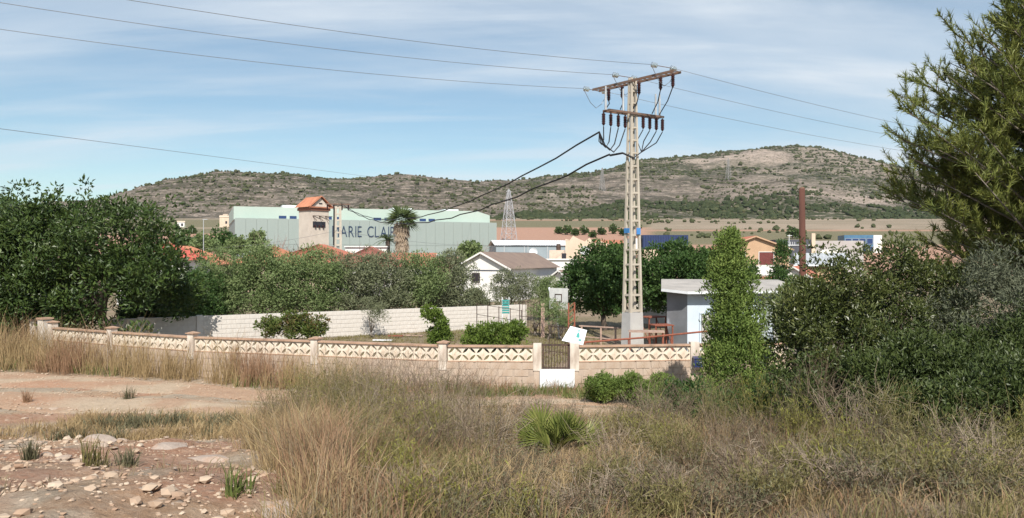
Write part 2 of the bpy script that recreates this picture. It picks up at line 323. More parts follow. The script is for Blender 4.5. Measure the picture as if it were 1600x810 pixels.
# ------------------------------------------------------------------ hills
RP = [(-1600, 330), (-900, 300), (-300, 318), (0, 325), (150, 312), (200, 298), (235, 289), (260, 283), (300, 274), (340, 270), (400, 271), (450, 273), (500, 278), (560, 279), (600, 275), (640, 273), (690, 280), (740, 284), (800, 283), (850, 278), (900, 273), (950, 266), (1000, 253), (1050, 248), (1100, 244), (1150, 238), (1190, 232), (1240, 229), (1290, 233), (1330, 244), (1390, 258), (1450, 272), (1600, 290), (2000, 300), (2600, 320)]
rpx = np.array([p[0] for p in RP], float); rpy = np.array([p[1] for p in RP], float)
def ridge(A):
    px = A * F + CX; D = np.interp(px, [0, 240, 760, 1000, 1240, 1600], [820, 850, 980, 1250, 1420, 1450]); y = np.interp(px, rpx, rpy); return D, H + (CY + 1 - y) * D / F
HB = 640.0
def hill_z(A, T):
    D, zr = ridge(A); Yw = HB + (D - HB) * T; Xw = A * Yw; zb = zv(np.minimum(Yw, 700)) * 0 + zv(HB) - 1.5
    prof = np.where(T < 1, np.maximum(T, 0) ** .96 + np.minimum(T, 0), 1 - (T - 1) * .9); z = zb + (zr - zb) * prof
    env = np.sin(np.clip(T, 0, 1) * math.pi) ** .7 + .12
    z = z + env * ((fbm(Xw / 90, Yw / 120, 61) - .5) * 26 + (fbm(Xw / 25, Yw / 40, 62) - .5) * 7) + (fbm(Xw / 12, Yw / 12, 63) - .5) * 2.2 * np.clip(T * 4, 0, 1)
    pxx = A * F + CX; mk = sm(pxx, 1040, 1080) * sm(1250 - pxx, 0, 30); z = z + 9 * mk * sm(T, .6, .625) * (1 - sm(T, .66, .95)); st = 9.0; q = z / st + (fbm(Xw / 160, Yw / 160, 64) - .5) * 2.5; fr = q - np.floor(q); z = z + st * (np.clip((fr - .5) * 3.2 + .5, 0, 1) - fr) * .55 * np.clip(T * 3, 0, 1) * np.clip((1.08 - T) * 6, 0, 1)
    return Xw, Yw, z
A, T = np.meshgrid(np.concatenate([np.linspace(-2.2, -.72, 80), np.linspace(-.71, .72, 540), np.linspace(.73, 2.2, 80)]), np.concatenate([np.linspace(-.02, 1.06, 175), np.linspace(1.1, 2.0, 14)])); Xh, Yh, Zh = hill_z(A, T)
nx = A.shape[1]; i = (np.arange(A.shape[0] - 1)[:, None] * nx + np.arange(nx - 1)[None]).ravel(); me = np_mesh('hills', np.c_[Xh.ravel(), Yh.ravel(), Zh.ravel()], [np.c_[i, i + 1, i + nx + 1, i + nx]], True)
px = A * F + CX; rock = sm(fbm(Xh / 60, Zh / 9, 71) + .25 * (fbm(Xh / 14, Zh / 4, 72) - .5), .44, .62) * (.22 + .2 * sm(px, 600, 1000))
cliff = sm(px, 1040, 1075) * sm(1250 - px, 0, 30) * sm(T, .58 + .06 * (1240 - px) / 170, .61 + .06 * (1240 - px) / 170) * sm(.79 - T, 0, .05); cliff = np.maximum(cliff, sm(px, 1200, 1260) * sm(.95 - T, 0, .05) * sm(T, .62, .72) * .6)
cliff = np.maximum(cliff, sm(px, 1240, 1270) * sm(1420 - px, 0, 30) * sm(-np.abs(T - .165 - (px - 1240) * .0002), -.05, -.02)); cliff = np.maximum(cliff, sm(px, 1100, 1200) * sm(1300 - px, 0, 30) * sm(-np.abs(T - .31), -.04, -.015) * .6)
rock = np.clip(np.maximum(rock * sm(T, .05, .2), cliff * (.5 + .7 * fbm(Xh / 14, Zh / 3, 73))), 0, 1)
green = sm(fbm(Xh / 130, Yh / 130, 74), .45, .6); wood = sm(.17 + .1 * (fbm(Xh / 60, Yh / 60, 75) - .5) - T, 0, .08) * sm(px, 850, 1150)
col = lerp3((.092, .080, .064), (.054, .060, .038), green); col = lerp3(col, (.05, .06, .03), np.maximum(wood, sm(.06 - T, 0, .03)) * .8); col = lerp3(col, (.40, .325, .275), rock); colour_attr(me, 'cover', col)
def hill_mat():
    m, t, p, o = newmat('hill_scrub'); a = N(t, 'ShaderNodeVertexColor', layer_name='cover'); p.inputs['Roughness'].default_value = .95; p.inputs['Specular IOR Level'].default_value = .1
    s = smooth(t, noise_(t, .26, 8, (.3, .3, 3.0), .8), .50, .58); c = mixc(t, math_(t, 'MULTIPLY', s, .72), a.outputs[0], (.40, .33, .28))
    s = smooth(t, noise_(t, .2, 9, (1, 1, 1.6), .85), .50, .57); c = mixc(t, math_(t, 'MULTIPLY', s, .72), c, (.062, .066, .038)); t.links.new(c, p.inputs['Base Color']); bump_(t, p, noise_(t, .25, 8, (.5, .5, 1.5), .75), 1, 3); return m
tag(obj('hills', me, hill_mat()), kind='structure')
def blobs(c, s, r, squash=.85):
    """small shrubs far away: jittered icosahedra"""
    ph = (1 + 5 ** .5) / 2; iv = unit(np.array([(-1, ph, 0), (1, ph, 0), (-1, -ph, 0), (1, -ph, 0), (0, -1, ph), (0, 1, ph), (0, -1, -ph), (0, 1, -ph), (ph, 0, -1), (ph, 0, 1), (-ph, 0, -1), (-ph, 0, 1)], float))
    fi = np.array([(0, 11, 5), (0, 5, 1), (0, 1, 7), (0, 7, 10), (0, 10, 11), (1, 5, 9), (5, 11, 4), (11, 10, 2), (10, 7, 6), (7, 1, 8), (3, 9, 4), (3, 4, 2), (3, 2, 6), (3, 6, 8), (3, 8, 9), (4, 9, 5), (2, 4, 11), (6, 2, 10), (8, 6, 7), (9, 8, 1)])
    n = len(c); V = c[:, None] + iv[None] * s[:, None, None] * r.uniform(.6, 1.3, (n, 12, 1)) * np.array([1, 1, squash]) + np.array([0, 0, .4]) * s[:, None, None]
    return V.reshape(-1, 3), (np.arange(n)[:, None, None] * 12 + fi[None]).reshape(-1, 3)
SCRUB = L('scrub', [(.042, .05, .026), (.065, .075, .036), (.10, .095, .05)], 0, .9, .1)
r = np.random.default_rng(11); n = 15000; a = np.where(r.uniform(size=n) < .55, r.uniform(-.55, .72, n), r.uniform(.02, .55, n)); t_ = r.uniform(.01, 1.0, n) ** .8; t_[:420] = r.uniform(.985, 1.005, 420)
x, y, z = hill_z(a, t_); keep = (fbm(x / 60, y / 110, 81) > .40) | (np.arange(n) < 420); keep &= ~((a * F + CX > 1060) & (a * F + CX < 1240) & (t_ > .58) & (t_ < .78) & (r.uniform(size=n) < .8))
x, y, z = x[keep], y[keep], z[keep]; V, f = blobs(np.c_[x, y, z], r.uniform(.5, 1.7, len(x)) * np.where(r.uniform(size=len(x)) < .1, 2.0, 1) * (y / 900) ** .6, r)
tag(obj('hillside_shrubs', np_mesh('hillside_shrubs', V, [f]), SCRUB), 'dark scrub and small pines dotted over the rocky hillsides', 'shrubs', kind='stuff')
n = 4200; a = r.uniform(-.35, .72, n); px_ = a * F + CX; t_ = np.where(px_ > 900, r.uniform(-.01, .16, n), r.uniform(-.015, .07, n)); x, y, z = hill_z(a, t_); k = fbm(x / 30, y / 40, 82) > .43; V, f = blobs(np.c_[x, y, z][k], (r.uniform(1.2, 3.4, n) * (y / 800) ** .5)[k], r, 1)
n2 = 900; bx = r.uniform(-.36, .5, n2); by = r.uniform(330, 640, n2); kk = ((fbm(bx * 12, by * .03, 83) > .54) & ((bx > .16) | (by > 560) | (bx < -.3))) | ((by > 600) & (r.uniform(size=n2) < .5)); bx, by = bx[kk], by[kk]; V2, f2 = blobs(np.c_[bx * by, by, zv(by)], r.uniform(.7, 2.0, len(bx)), r)
tag(obj('terrace_shrubs', np_mesh('terrace_shrubs', V2, [f2]), SCRUB), 'low shrubs along the dry terraces below the hills', 'shrubs', kind='stuff')
tag(obj('foothill_woods', np_mesh('foothill_woods', V, [f]), L('woods', [(.025, .036, .017), (.042, .054, .025), (.065, .072, .036)], 0, .9, .1)), 'dark pine wood along the foot of the hills', 'woods', kind='stuff')

# ------------------------------------------------------------------ garden walls
M_CELO = P('celosia_paint', (.74, .665, .56), (.66, .575, .465), 2.5, .85, .3, 40, dirt=((.40, .26, .17), 2.2, .5, .78))
M_POST = P('post_render', (.68, .61, .53), (.56, .49, .42), 2, .9, .3, 30, dirt=((.36, .28, .22), 3, .48, .75))
M_COPE = P('coping_tile', (.46, .31, .22), (.36, .23, .16), 3, .85, .4, 20, dirt=((.2, .15, .11), 3, .55, .8))
M_BLOCK = P('block_concrete', (.53, .43, .345), (.45, .36, .285), 1.4, .95, .7, 45, dirt=((.36, .24, .16), 1.5, .5, .78), per=((.40, .31, .245), .3))
M_MORT = P('mortar', (.46, .37, .30), None, 3, .95)
M_WBLOCK = P('whitewashed_block', (.66, .625, .585), (.57, .53, .485), 1.2, .95, .5, 30, dirt=((.42, .36, .31), 1.6, .55, .8), per=((.56, .52, .475), .3))
M_RUST = P('rusty_iron', (.30, .10, .06), (.20, .07, .045), 9, .8, .4, 60)
M_BLACK = P('dark_iron', (.045, .035, .03), (.10, .06, .045), 8, .7, .3, 60)
M_WHITE = P('white_metal_sheet', (.72, .74, .76), (.64, .66, .68), 2, .55, .1, 20, dirt=((.45, .38, .3), 3, .66, .85))
def celosia_mesh(s=.396, d=.11):
    """a pierced square block: four leaf-shaped holes round a cross"""
    m = MB(); q = s / 4
    for sx in (-1, 1):
        for sz in (-1, 1):
            cx, cz = sx * q, sz * q; ang = math.pi / 4 if sx * sz < 0 else -math.pi / 4          # the leaf lies across the diagonal
            K = 16; O = []; I = []
            for k in range(K):
                t = 2 * math.pi * k / K; u, v = math.cos(t), math.sin(t); e = max(abs(u), abs(v)); O.append((cx + q * u / e, cz + q * v / e))
                a = u * .108; b = math.copysign(abs(v) ** 1.25, v) * .036; I.append((cx + a * math.cos(ang) - b * math.sin(ang), cz + a * math.sin(ang) + b * math.cos(ang)))
            v = [(x, -d / 2, z) for x, z in O] + [(x, -d / 2, z) for x, z in I] + [(x, d / 2, z) for x, z in I] + [(x, d / 2, z) for x, z in O]; f = []
            for k in range(K):
                n = (k + 1) % K; f += [(k, n, K + n, K + k), (K + k, K + n, 2 * K + n, 2 * K + k), (2 * K + k, 2 * K + n, 3 * K + n, 3 * K + k)]
            m.add(v, f)
    for sx in (-1, 1): m.box((sx * (s / 2 - .006), 0, 0), (.012, d + .012, s))
    m.box((0, -.001, 0), (.05, d + .006, .05)); return m.mesh('breeze_block')
ME_CELO = celosia_mesh(); ME_BLK = MB().box((0, 0, 0), (.388, .19, .186)).mesh('concrete_block'); ME_BLK.materials.append(M_BLOCK); ME_CELO.materials.append(M_CELO)
ME_WBLK = MB().box((0, 0, 0), (.389, .19, .187)).mesh('whitewashed_block'); ME_WBLK.materials.append(M_WBLOCK)
fw = thing('garden_wall', 'low concrete block wall topped with pierced cream breeze blocks beside the dirt road', 'wall', (0, 22, 0), kind='thing')
def wpart(name, me_or_mb, m, p, rz=0, parent=None, smooth_=False):
    me = me_or_mb.mesh(name, smooth_) if isinstance(me_or_mb, MB) else me_or_mb; o = obj(name, me, m, parent or fw); off = parent.location if parent and parent.parent else Vector((0, 0, 0))
    o.location = Vector(p) - (parent or fw).location if (parent is None or parent == fw or parent.parent is None) else Vector(p); o.rotation_euler = (0, 0, rz); return o
rw = random.Random(5)
def wall_bay(a, b, gap=.13):
    a, b = Vector(a), Vector(b); d = b - a; Lg = d.length; rz = math.atan2(d.y, d.x); d.normalize(); n = max(1, round((Lg - 2 * gap) / .4)); st = (Lg - 2 * gap) / n
    for k in range(n):
        c = a + d * (gap + (k + .5) * st); o = wpart('breeze_block', ME_CELO, None, (c.x, c.y, .80 + .205), rz); o.scale.x = st / .4
    mid = (a + b) / 2; L2 = Lg - 2 * gap
    wpart('coping', MB().box((0, 0, 0), (L2, .22, .045)), M_COPE, (mid.x, mid.y, 1.228), rz); wpart('sill_course', MB().box((0, 0, 0), (L2, .205, .025)), M_COPE, (mid.x, mid.y, .797), rz)
    wpart('mortar_bed', MB().box((0, 0, 0), (L2 + .1, .165, 1.0)), M_MORT, (mid.x, mid.y, .283), rz)
    nb = int(Lg / .4)
    for row in range(4):
        e = Lg / nb; offs = .5 * (row % 2)
        for k in range(nb):
            s = (k + .5 + offs * .98) * e
            if s > Lg - .18: continue
            c = a + d * s; wpart('concrete_block', ME_BLK, None, (c.x + rw.uniform(-.004, .004), c.y + rw.uniform(-.006, .006), .685 - row * .2 + rw.uniform(-.002, .002)), rz)
def post(p, h, w=.26, rz=0, cap=True):
    o = wpart('post', MB().box((0, 0, 0), (w, w + .02, h - .55)), M_POST, (p[0], p[1], .55 + (h - .55) / 2), rz)
    wpart('post_footing', MB().box((0, 0, 0), (w - .03, w - .02, .9)), M_BLOCK, (p[0], p[1], .1), rz)
    if cap:
        c = MB(); c.box((0, 0, 0), (w + .09, w + .11, .03)); c.add([(x * (w / 2 + .03), y * (w / 2 + .04), .015) for x, y in ((-1, -1), (1, -1), (1, 1), (-1, 1))] + [(0, 0, .06)], [(0, 1, 4), (1, 2, 4), (2, 3, 4), (3, 0, 4)])
        k = c.build('post_cap', M_COPE, o); k.location = (0, 0, (h - .55) / 2 + .016)
PT = [(-16.5, 27.6), (-13.54, 26.0), (-10.1, 24.3), (-5.9, 23.1), (-1.95, 21.9), (.72, 21.75)]
PT2 = [(1.76, 21.75), (5.25, 22.15), (8.9, 22.6), (12.6, 23.0)]
for a, b in zip(PT[:-1], PT[1:]): wall_bay(a, b)
for a, b in zip(PT2[:-1], PT2[1:]): wall_bay(a, b)
for k, p in enumerate(PT): post(p, [1.42, 1.36, 1.34, 1.30, 1.31, 1.31][k], .225 if k < 5 else .23, rz=math.atan2(PT[min(k + 1, 5)][1] - PT[max(k - 1, 0)][1], PT[min(k + 1, 5)][0] - PT[max(k - 1, 0)][0]), cap=k < 5)
for k, p in enumerate(PT2): post(p, 1.31, .25, 0, cap=False)
for k, (x, y, h) in enumerate(((-17.15, 28.2, 1.50), (-18.2, 29.4, 1.35))):
    q = thing('gate_pillar', ('taller rendered pillar with a brown cap at the far end of the breeze block wall', 'shorter rendered pillar half hidden beside the carob tree')[k], 'pillar', (x, y, 0), R(-30), 'pillars ending the breeze block wall', kind='thing')
    MB().box((0, 0, h / 2 - .1), (.34, .34, h + .2)).build('shaft', M_POST, q); MB().box((0, 0, h + .02), (.42, .42, .06)).build('cap', M_COPE, q)
# the gate
g = thing('garden_gate', 'narrow dark iron bar gate with a bright white sheet across its lower half', 'gate', (1.24, 21.72, 0))
fr = MB().box((0, 0, 1.27), (.92, .05, .05)); fr.box((-.36, 0, .66), (.045, .045, 1.2)); fr.box((.36, 0, .66), (.06, .05, 1.25)); fr.box((0, 0, .62), (.68, .03, .035)); fr.build('frame', M_BLACK, g)
bar = MB().tube([(0, 0, .05), (0, 0, 1.245)], .0095, 6).mesh('bar')
for k in range(8): o = obj('bar', bar, M_BLACK, g); o.location = (-.28 + k * .08, 0, 0)
sh = MB().box((0, 0, .345), (.98, .012, .53)); sh.build('sheet_panel', M_WHITE, g).location = (.03, -.16, 0)
# tilted board on the gate post, with a green picture of a bottle
b = thing('sign_board', 'white board tilted on top of the gate post with a small teal mark', 'board', (1.72, 21.98, 1.32), R(4)); Mr = Matrix.Rotation(R(-32), 3, 'X') @ Matrix.Rotation(R(14), 3, 'Y')
bd = MB(); bd.prism([Mr @ Vector(p) for p in ((-.3, 0, -.02), (.32, 0, -.02), (.36, 0, .48), (-.13, 0, .50))], Mr @ Vector((0, .02, 0))); bd.build('panel', M_WHITE, b)
M_TEAL = P('teal_paint', (.05, .30, .28), (.04, .24, .23), 5, .6)
mk = MB(); Q = lambda x, z: Mr @ Vector((x, -.004, z)); mk.prism([Q(.08, .20), (Q(.13, .17)), Q(.19, .19), Q(.17, .30), Q(.13, .36), Q(.10, .31)], Mr @ Vector((0, .003, 0))); mk.prism([Q(.12, .37), Q(.155, .37), Q(.16, .43), Q(.11, .43)], Mr @ Vector((0, .003, 0))); mk.prism([Q(.17, .08), Q(.26, .10), Q(.24, .15), Q(.16, .14)], Mr @ Vector((0, .003, 0))); mk.build('mark', M_TEAL, b)
# mail box
mb = thing('mailbox', 'small navy blue metal letter box fixed to the wall beside the juniper', 'mailbox', (5.32, 21.98, .62)); bx = MB(); bx.box((0, -.12, .13), (.3, .2, .24)); bx.build('body', P('navy_paint', (.02, .03, .10), (.03, .045, .13), 6, .4), mb)
li = MB(); li.prism([(-.16, -.24, .252), (-.16, -.01, .252), (-.16, -.01, .30), (-.16, -.24, .265)], (.32, 0, 0)); li.build('lid', P('navy_lid', (.03, .045, .13), None, 6, .35), mb)
MB().box((.06, -.223, .15), (.11, .004, .05)).build('plate', M_WHITE, mb); MB().box((0, -.2225, .21), (.2, .004, .014)).build('slot', M_BLACK, mb)
# whitewashed back wall
BA, BB = Vector((-16.6, 31.6, 0)), Vector((.75, 42.05, 0)); bw = thing('back_wall', 'long whitewashed block wall across the back of the garden below the hedge', 'wall', BA, kind='thing'); d = (BB - BA); Lg = d.length; rz = math.atan2(d.y, d.x); d.normalize()
nb = int(Lg / .4); MB().box((Lg / 2, 0, .52), (Lg, .155, 1.36)).build('wall_core', M_WBLOCK, bw).rotation_euler.z = rz
for row in range(6):
    for k in range(nb):
        s = (k + .5 + .5 * (row % 2)) * .4
        if s > Lg - .2: continue
        o = obj('whitewashed_block', ME_WBLK, None, bw); o.location = d * s + Vector((rw.uniform(-.004, .004), rw.uniform(-.006, .006), 1.12 - .2 * row)); o.rotation_euler.z = rz
for k in range(2):
    o = MB().box((0, -.03, .60), (.24, .26, 1.32)).build('pilaster', M_WBLOCK, bw) if k == 0 else bp.copy()
    if k == 0: bp = o
    else: COL.objects.link(o)
    o.location = d * (1.2 + k * 2.3); o.rotation_euler.z = rz

# ------------------------------------------------------------------ utility pole
M_CONC = P('pole_concrete', (.50, .45, .375), (.42, .375, .31), 1.2, .9, .5, 25, dirt=((.25, .20, .16), 1.3, .6, .85)); M_CONCG = P('pole_foot', (.50, .49, .47), (.42, .41, .40), 1.5, .9, .4, 25)
M_STEEL = P('weathered_steel', (.16, .13, .11), (.22, .12, .08), 6, .7, .3, 40, metal=.3); M_INS = P('brown_porcelain', (.045, .014, .014), None, 5, .25); M_GALV = P('galvanised', (.55, .56, .57), (.45, .46, .47), 5, .5, metal=.6); M_CABLE = P('black_cable', (.02, .02, .022), None, 5, .6); M_WIRE = P('wire_metal', (.22, .22, .23), None, 5, .5, metal=.4)
m, t, p, o_ = newmat('clear_glass_disc'); p.inputs['Base Color'].default_value = (.6, .68, .68, 1); p.inputs['Roughness'].default_value = .08; p.inputs['Transmission Weight'].default_value = .8; M_GLASS = m
PX, PY = 4.86, 31.0; PR = R(33)
pole = thing('utility_pole', 'tall pale concrete ladder-frame power pole carrying dark insulators and a blue plate', 'utility pole', (PX, PY, 0), PR)
HP = 11.0; wA = lambda z: .27 - .165 * z / HP; wB = lambda z: .36 - .22 * z / HP                  # half widths of the two faces
for i, sx in enumerate((-1, 1)):
    for sy in (-1, 1):
        l = MB(); s0, s1 = .058, .036; z0, z1 = 0, HP
        v = []
        for z, s in ((z0, s0), (z1, s1)):
            cx, cy = sx * (wB(z) - s), sy * (wA(z) - s); v += [(cx + a * s, cy + b * s, z) for a, b in ((-1, -1), (1, -1), (1, 1), (-1, 1))]
        l.add(v, [(0, 3, 2, 1), (4, 5, 6, 7)] + [(k, (k + 1) % 4, 4 + (k + 1) % 4, 4 + k) for k in range(4)]); l.build('leg', M_CONC, pole)
z = 1.62; k = 0
while z < HP - .1:
    a, b = wA(z), wB(z); h = .085 - .003 * z
    for s in (-1, 1): MB().box((0, s * (a - .045), z), (2 * b - .18 + .01 * z, .06, h)).build('rung', M_CONC, pole); MB().box((s * (b - .045), 0, z + .0), (.06, 2 * a - .16 + .008 * z, h)).build('rung', M_CONC, pole)
    z += .66 - .018 * z; k += 1
ft = MB(); v = []
for z_, e in ((-.3, .012), (1.55, .006)): v += [(sx * (wB(z_) + e), sy * (wA(z_) + e), z_) for sx, sy in ((-1, -1), (1, -1), (1, 1), (-1, 1))]
ft.add(v, [(0, 3, 2, 1), (4, 5, 6, 7)] + [(k, (k + 1) % 4, 4 + (k + 1) % 4, 4 + k) for k in range(4)]); ft.build('solid_foot', M_CONCG, pole)
MB().box((.12, -wA(4.8) - .03, 4.82), (.2, .03, .26)).build('blue_plate', P('blue_plate', (.06, .22, .52), (.09, .27, .58), 5, .5), pole); MB().box((-wB(4.8) - .02, .02, 4.84), (.03, .3, .2)).build('blue_plate', P('blue_band', (.07, .25, .55), None, 5, .5), pole)
inv = Matrix.Rotation(-PR, 3, 'Z'); PO = Vector((PX, PY, 0)); lw = lambda v: inv @ (Vector(v) - PO)      # world -> pole
uA = Vector((.64, -.768, 0)); uB = Vector((.843, .539, 0)); TA = Vector((PX + .05, PY, 10.86)); TB = Vector((PX + .05, PY, 9.55))
def arm(c, u, l0, l1, off, h, name):
    m = MB()
    w = Vector((-u.y, u.x, 0))
    for s in (-1, 1): m.bar(lw(c - u * l0 + w * s * off), lw(c + u * l1 + w * s * off), .05, h)
    n = 9
    for k in range(n): q = c - u * l0 + u * (l0 + l1) * k / (n - 1); m.bar(lw(q - w * off), lw(q + w * off), .035, .035)
    for k in range(n - 1): q = c - u * l0 + u * (l0 + l1) * k / (n - 1); q2 = c - u * l0 + u * (l0 + l1) * (k + 1) / (n - 1); m.bar(lw(q - w * off), lw(q2 + w * off), .02, .02)
    return m.build(name, M_STEEL, pole)
arm(TA, uA, 2.1, 2.2, .2, .09, 'upper_crossarm'); arm(TB, uB, 1.45, 1.5, .16, .08, 'lower_crossarm')
def shed_mesh(h, r, n=6):
    m = MB(); pr = []
    for k in range(n): z0 = -h * k / n; pr += [(r * .55, z0), (r, z0 - h / n * .35), (r * .6, z0 - h / n * .95)]
    m.lathe([(.03, .05)] + pr + [(.03, -h - .05)], n=10); return m.mesh('insulator', True)
ME_IN = shed_mesh(.42, .085, 6); ME_IN.materials.append(M_INS); ME_DISC = MB().lathe([(.03, -.16), (.04, -.12), (.105, -.075), (.105, -.06), (.035, -.045), (.035, -.01), (.105, .02), (.105, .035), (.035, .05), (.035, .09), (.105, .115), (.03, .16)], n=14).mesh('glass_insulator', True); ME_DISC.materials.append(M_GLASS)
wB_ = Vector((-uB.y, uB.x, 0)); wA_ = Vector((-uA.y, uA.x, 0)); ends = []
for s in (-1.42, -1.05, -.66, -.3, .42, .78, 1.14, 1.48):
    o = obj('insulator', ME_IN, None, pole); o.location = lw(TB + uB * s + wB_ * (.17 if s < 0 else -.1) + Vector((0, 0, -.1))); ends.append(TB + uB * s + wB_ * (.17 if s < 0 else -.1) + Vector((0, 0, -.6)))
up_in = []
for s in (-1.5, -.75, .15, 1.25, 1.85):
    o = obj('insulator', ME_IN, None, pole); q = TA + uA * s + Vector((.1, 0, -.08)); o.location = lw(q); up_in.append(q + Vector((0, 0, -.45)))
for q, e in zip(up_in, (-1.4, -.7, -.1, 1.0, 1.4)):
    b_ = TB + uB * e + Vector((0, 0, .12)); MB().tube([lw(q), lw(q.lerp(b_, .5) + Vector((.06, -.05, 0))), lw(b_)], .022, 6).build('jumper', M_CABLE, pole)
for s in (-1.45, -.55, 1.2, 1.42): f = TB + uB * s; MB().tube([lw(f + Vector((0, 0, .02))), lw(f + Vector((0, 0, .95)))], [.05, .035], 8).build('fuse_tube', M_GALV, pole)
WA = [(TA - uA * 2.1, 'left'), (TA - uA * .45 + Vector((0, 0, .28)), 'middle'), (TA + uA * 1.55 + Vector((0, 0, .3)), 'right')]; wl = Vector((-.843, -.539, 0))
for q, _ in WA:
    for s in (-1, 1):
        o = obj('glass_insulator', ME_DISC, None, pole); o.location = lw(q + wl * s * -.5); o.rotation_euler = (R(90), 0, math.atan2((inv @ wl).y, (inv @ wl).x) + R(90))
        MB().tube([lw(q), lw(q - wl * s * .36)], .015, 5).build('link_rod', M_STEEL, pole)
    MB().tube([lw(q + wl * .68), lw(q + wl * .3 + Vector((0, 0, -.55))), lw(q + Vector((0, 0, -.75))), lw(q - wl * .3 + Vector((0, 0, -.55))), lw(q - wl * .68)], .012, 5).build('jumper', M_WIRE, pole)
for e, x in zip(ends[:4], (-.5, -.1, .25, .5)):
    s0_ = TB + uB * -1.45 + Vector((-.25, 0, -.85)); lo_ = e.lerp(s0_, .45) + Vector((0, 0, -.75 - x * .25)); MB().tube([lw(e), lw(e.lerp(lo_, .6) + Vector((.05, 0, -.1))), lw(lo_), lw(lo_.lerp(s0_, .5) + Vector((-.06, 0, -.12))), lw(s0_)], .024, 6).build('down_lead', M_CABLE, pole)
for e in ends[4:]:
    MB().tube([lw(e), lw(e + Vector((-.25, 0, -.45))), lw(Vector((PX + .35, PY - .1, 8.0))), lw(Vector((PX, PY - .25, 7.75)))], .022, 6).build('down_lead', M_CABLE, pole)
def wire(label, a, b, sag, rad, n=26, name='overhead_wire', m=None, group=None, wob=0, cat='wire'):
    a, b = Vector(a), Vector(b); mbx = MB(); pts = []
    for k in range(n + 1):
        s = k / n; q = a.lerp(b, s); q.z -= 4 * sag * s * (1 - s); q.z += wob * math.sin(k * 2.1) * (0 < k < n); pts.append(q - a)
    mbx.tube(pts, rad, 5); o = mbx.build(name, m or M_WIRE, None, True); o.location = a; return tag(o, label, cat, group)
NM = {'left': 'lowest', 'middle': 'middle', 'right': 'highest'}
for q, k in WA:
    wire(f'thin power line, {NM[k]} of the three crossing the open sky left of the concrete pole', q + wl * .66, q + wl * 40 + Vector((0, 0, .2)), .9, .0085, group='power lines left of the concrete pole')
    wire(f'thin power line, {NM[k]} of the three running from the concrete pole to the pine', q - wl * .66, q - wl * 60 + Vector((0, 0, .3)), 1.0, .0085, group='power lines right of the concrete pole')
P2 = at(528, 319, 97)
wire('thick black cable bundle, upper of the two between the concrete poles', TB + uB * -1.45 + Vector((-.25, 0, -.85)), P2 + Vector((.4, 0, .1)), 2.75, .036, 34, 'cable_bundle', M_CABLE, 'black cable bundles', .03, 'cable')
wire('thick black cable bundle, lower of the two, with loose loops between the concrete poles', Vector((PX, PY - .2, 7.8)) + Vector((-.9, .4, .15)), P2 + Vector((.9, .3, -.4)), 2.45, .04, 34, 'cable_bundle', M_CABLE, 'black cable bundles', .06, 'cable')
MB_ = MB().tube([Vector((-.9, .4, .15)), Vector((-.4, .2, .22)), Vector((0, 0, 0))], .045, 6)
o = MB_.build('cable_tail', M_CABLE, pole); o.rotation_euler.z = -PR; o.location = lw((PX, PY - .25, 7.75))
wire('single thin line dipping across the lower sky from the left to the far pylon', (-36, 40, 11.7), at(797, 305, 330), 0, .018, 30)
wire('low thin line crossing in front of the big green factory', at(250, 391, 80), at(528, 360, 97), .6, .014); wire('low thin line from the small pole to the grey warehouse', at(532, 361, 97), at(890, 376, 120), 1.3, .018)
# wooden pole
wp = thing('wooden_pole', 'bare weathered red brown wooden pole with no wires standing behind the bushes', 'pole', (9.06, 24, 0)); MB().tube([(0, 0, -.2), (.03, 0, 2.5), (.0, 0, 5.9)], [.125, .105, .09], 12).build('shaft', P('tarred_wood', (.13, .055, .04), (.085, .04, .03), 3, .9, .6, 20, (1, 1, .15), dirt=((.2, .13, .1), 3, .6, .8)), wp, True); MB().tube([(0, 0, 5.9), (0, 0, 5.94)], [.092, .07], 12).build('cap', M_STEEL, wp)

# ------------------------------------------------------------------ shed
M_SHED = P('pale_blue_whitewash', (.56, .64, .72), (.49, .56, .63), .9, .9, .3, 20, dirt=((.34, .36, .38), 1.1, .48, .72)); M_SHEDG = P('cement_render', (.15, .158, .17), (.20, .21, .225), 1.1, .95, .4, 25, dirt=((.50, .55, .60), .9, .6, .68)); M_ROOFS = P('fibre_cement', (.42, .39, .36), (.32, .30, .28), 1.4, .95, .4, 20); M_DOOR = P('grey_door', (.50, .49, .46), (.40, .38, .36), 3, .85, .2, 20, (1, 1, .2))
shd = thing('garden_shed', 'pale blue flat roofed garden shed with grey cement side and plank door', 'shed', (8.3, 30, 0)); X0, X1, Xc = -2.1, 3.0, -1.45
bk = MB(); bk.add([(X0, .75, 0), (Xc, 0, 0), (X1, .25, 0), (X1, 3.2, 0), (X0 + .6, 3.4, 0), (X0, .75, 2.42), (Xc, 0, 2.36), (X1, .25, 2.4), (X1, 3.2, 2.62), (X0 + .6, 3.4, 2.62)], [(1, 2, 7, 6), (2, 3, 8, 7), (3, 4, 9, 8), (4, 0, 5, 9), (5, 6, 7, 8, 9)]); bk.build('wall', M_SHED, shd)
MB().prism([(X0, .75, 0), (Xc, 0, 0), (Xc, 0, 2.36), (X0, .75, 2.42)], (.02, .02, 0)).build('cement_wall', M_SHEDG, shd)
rf = MB(); rf.prism([(X0 - .3, .35, 2.44), (Xc - .1, -.45, 2.36), (X1 + .3, -.2, 2.40), (X1 + .3, 3.5, 2.74), (X0 + .35, 3.7, 2.76)], (0, 0, .06)); rf.build('roof', M_ROOFS, shd)
fa = MB(); fa.bar((X0 - .3, .33, 2.475), (Xc - .1, -.47, 2.40), .03, .10); fa.bar((Xc - .1, -.47, 2.40), (X1 + .3, -.22, 2.435), .03, .10); fa.build('fascia', M_WHITE, shd)
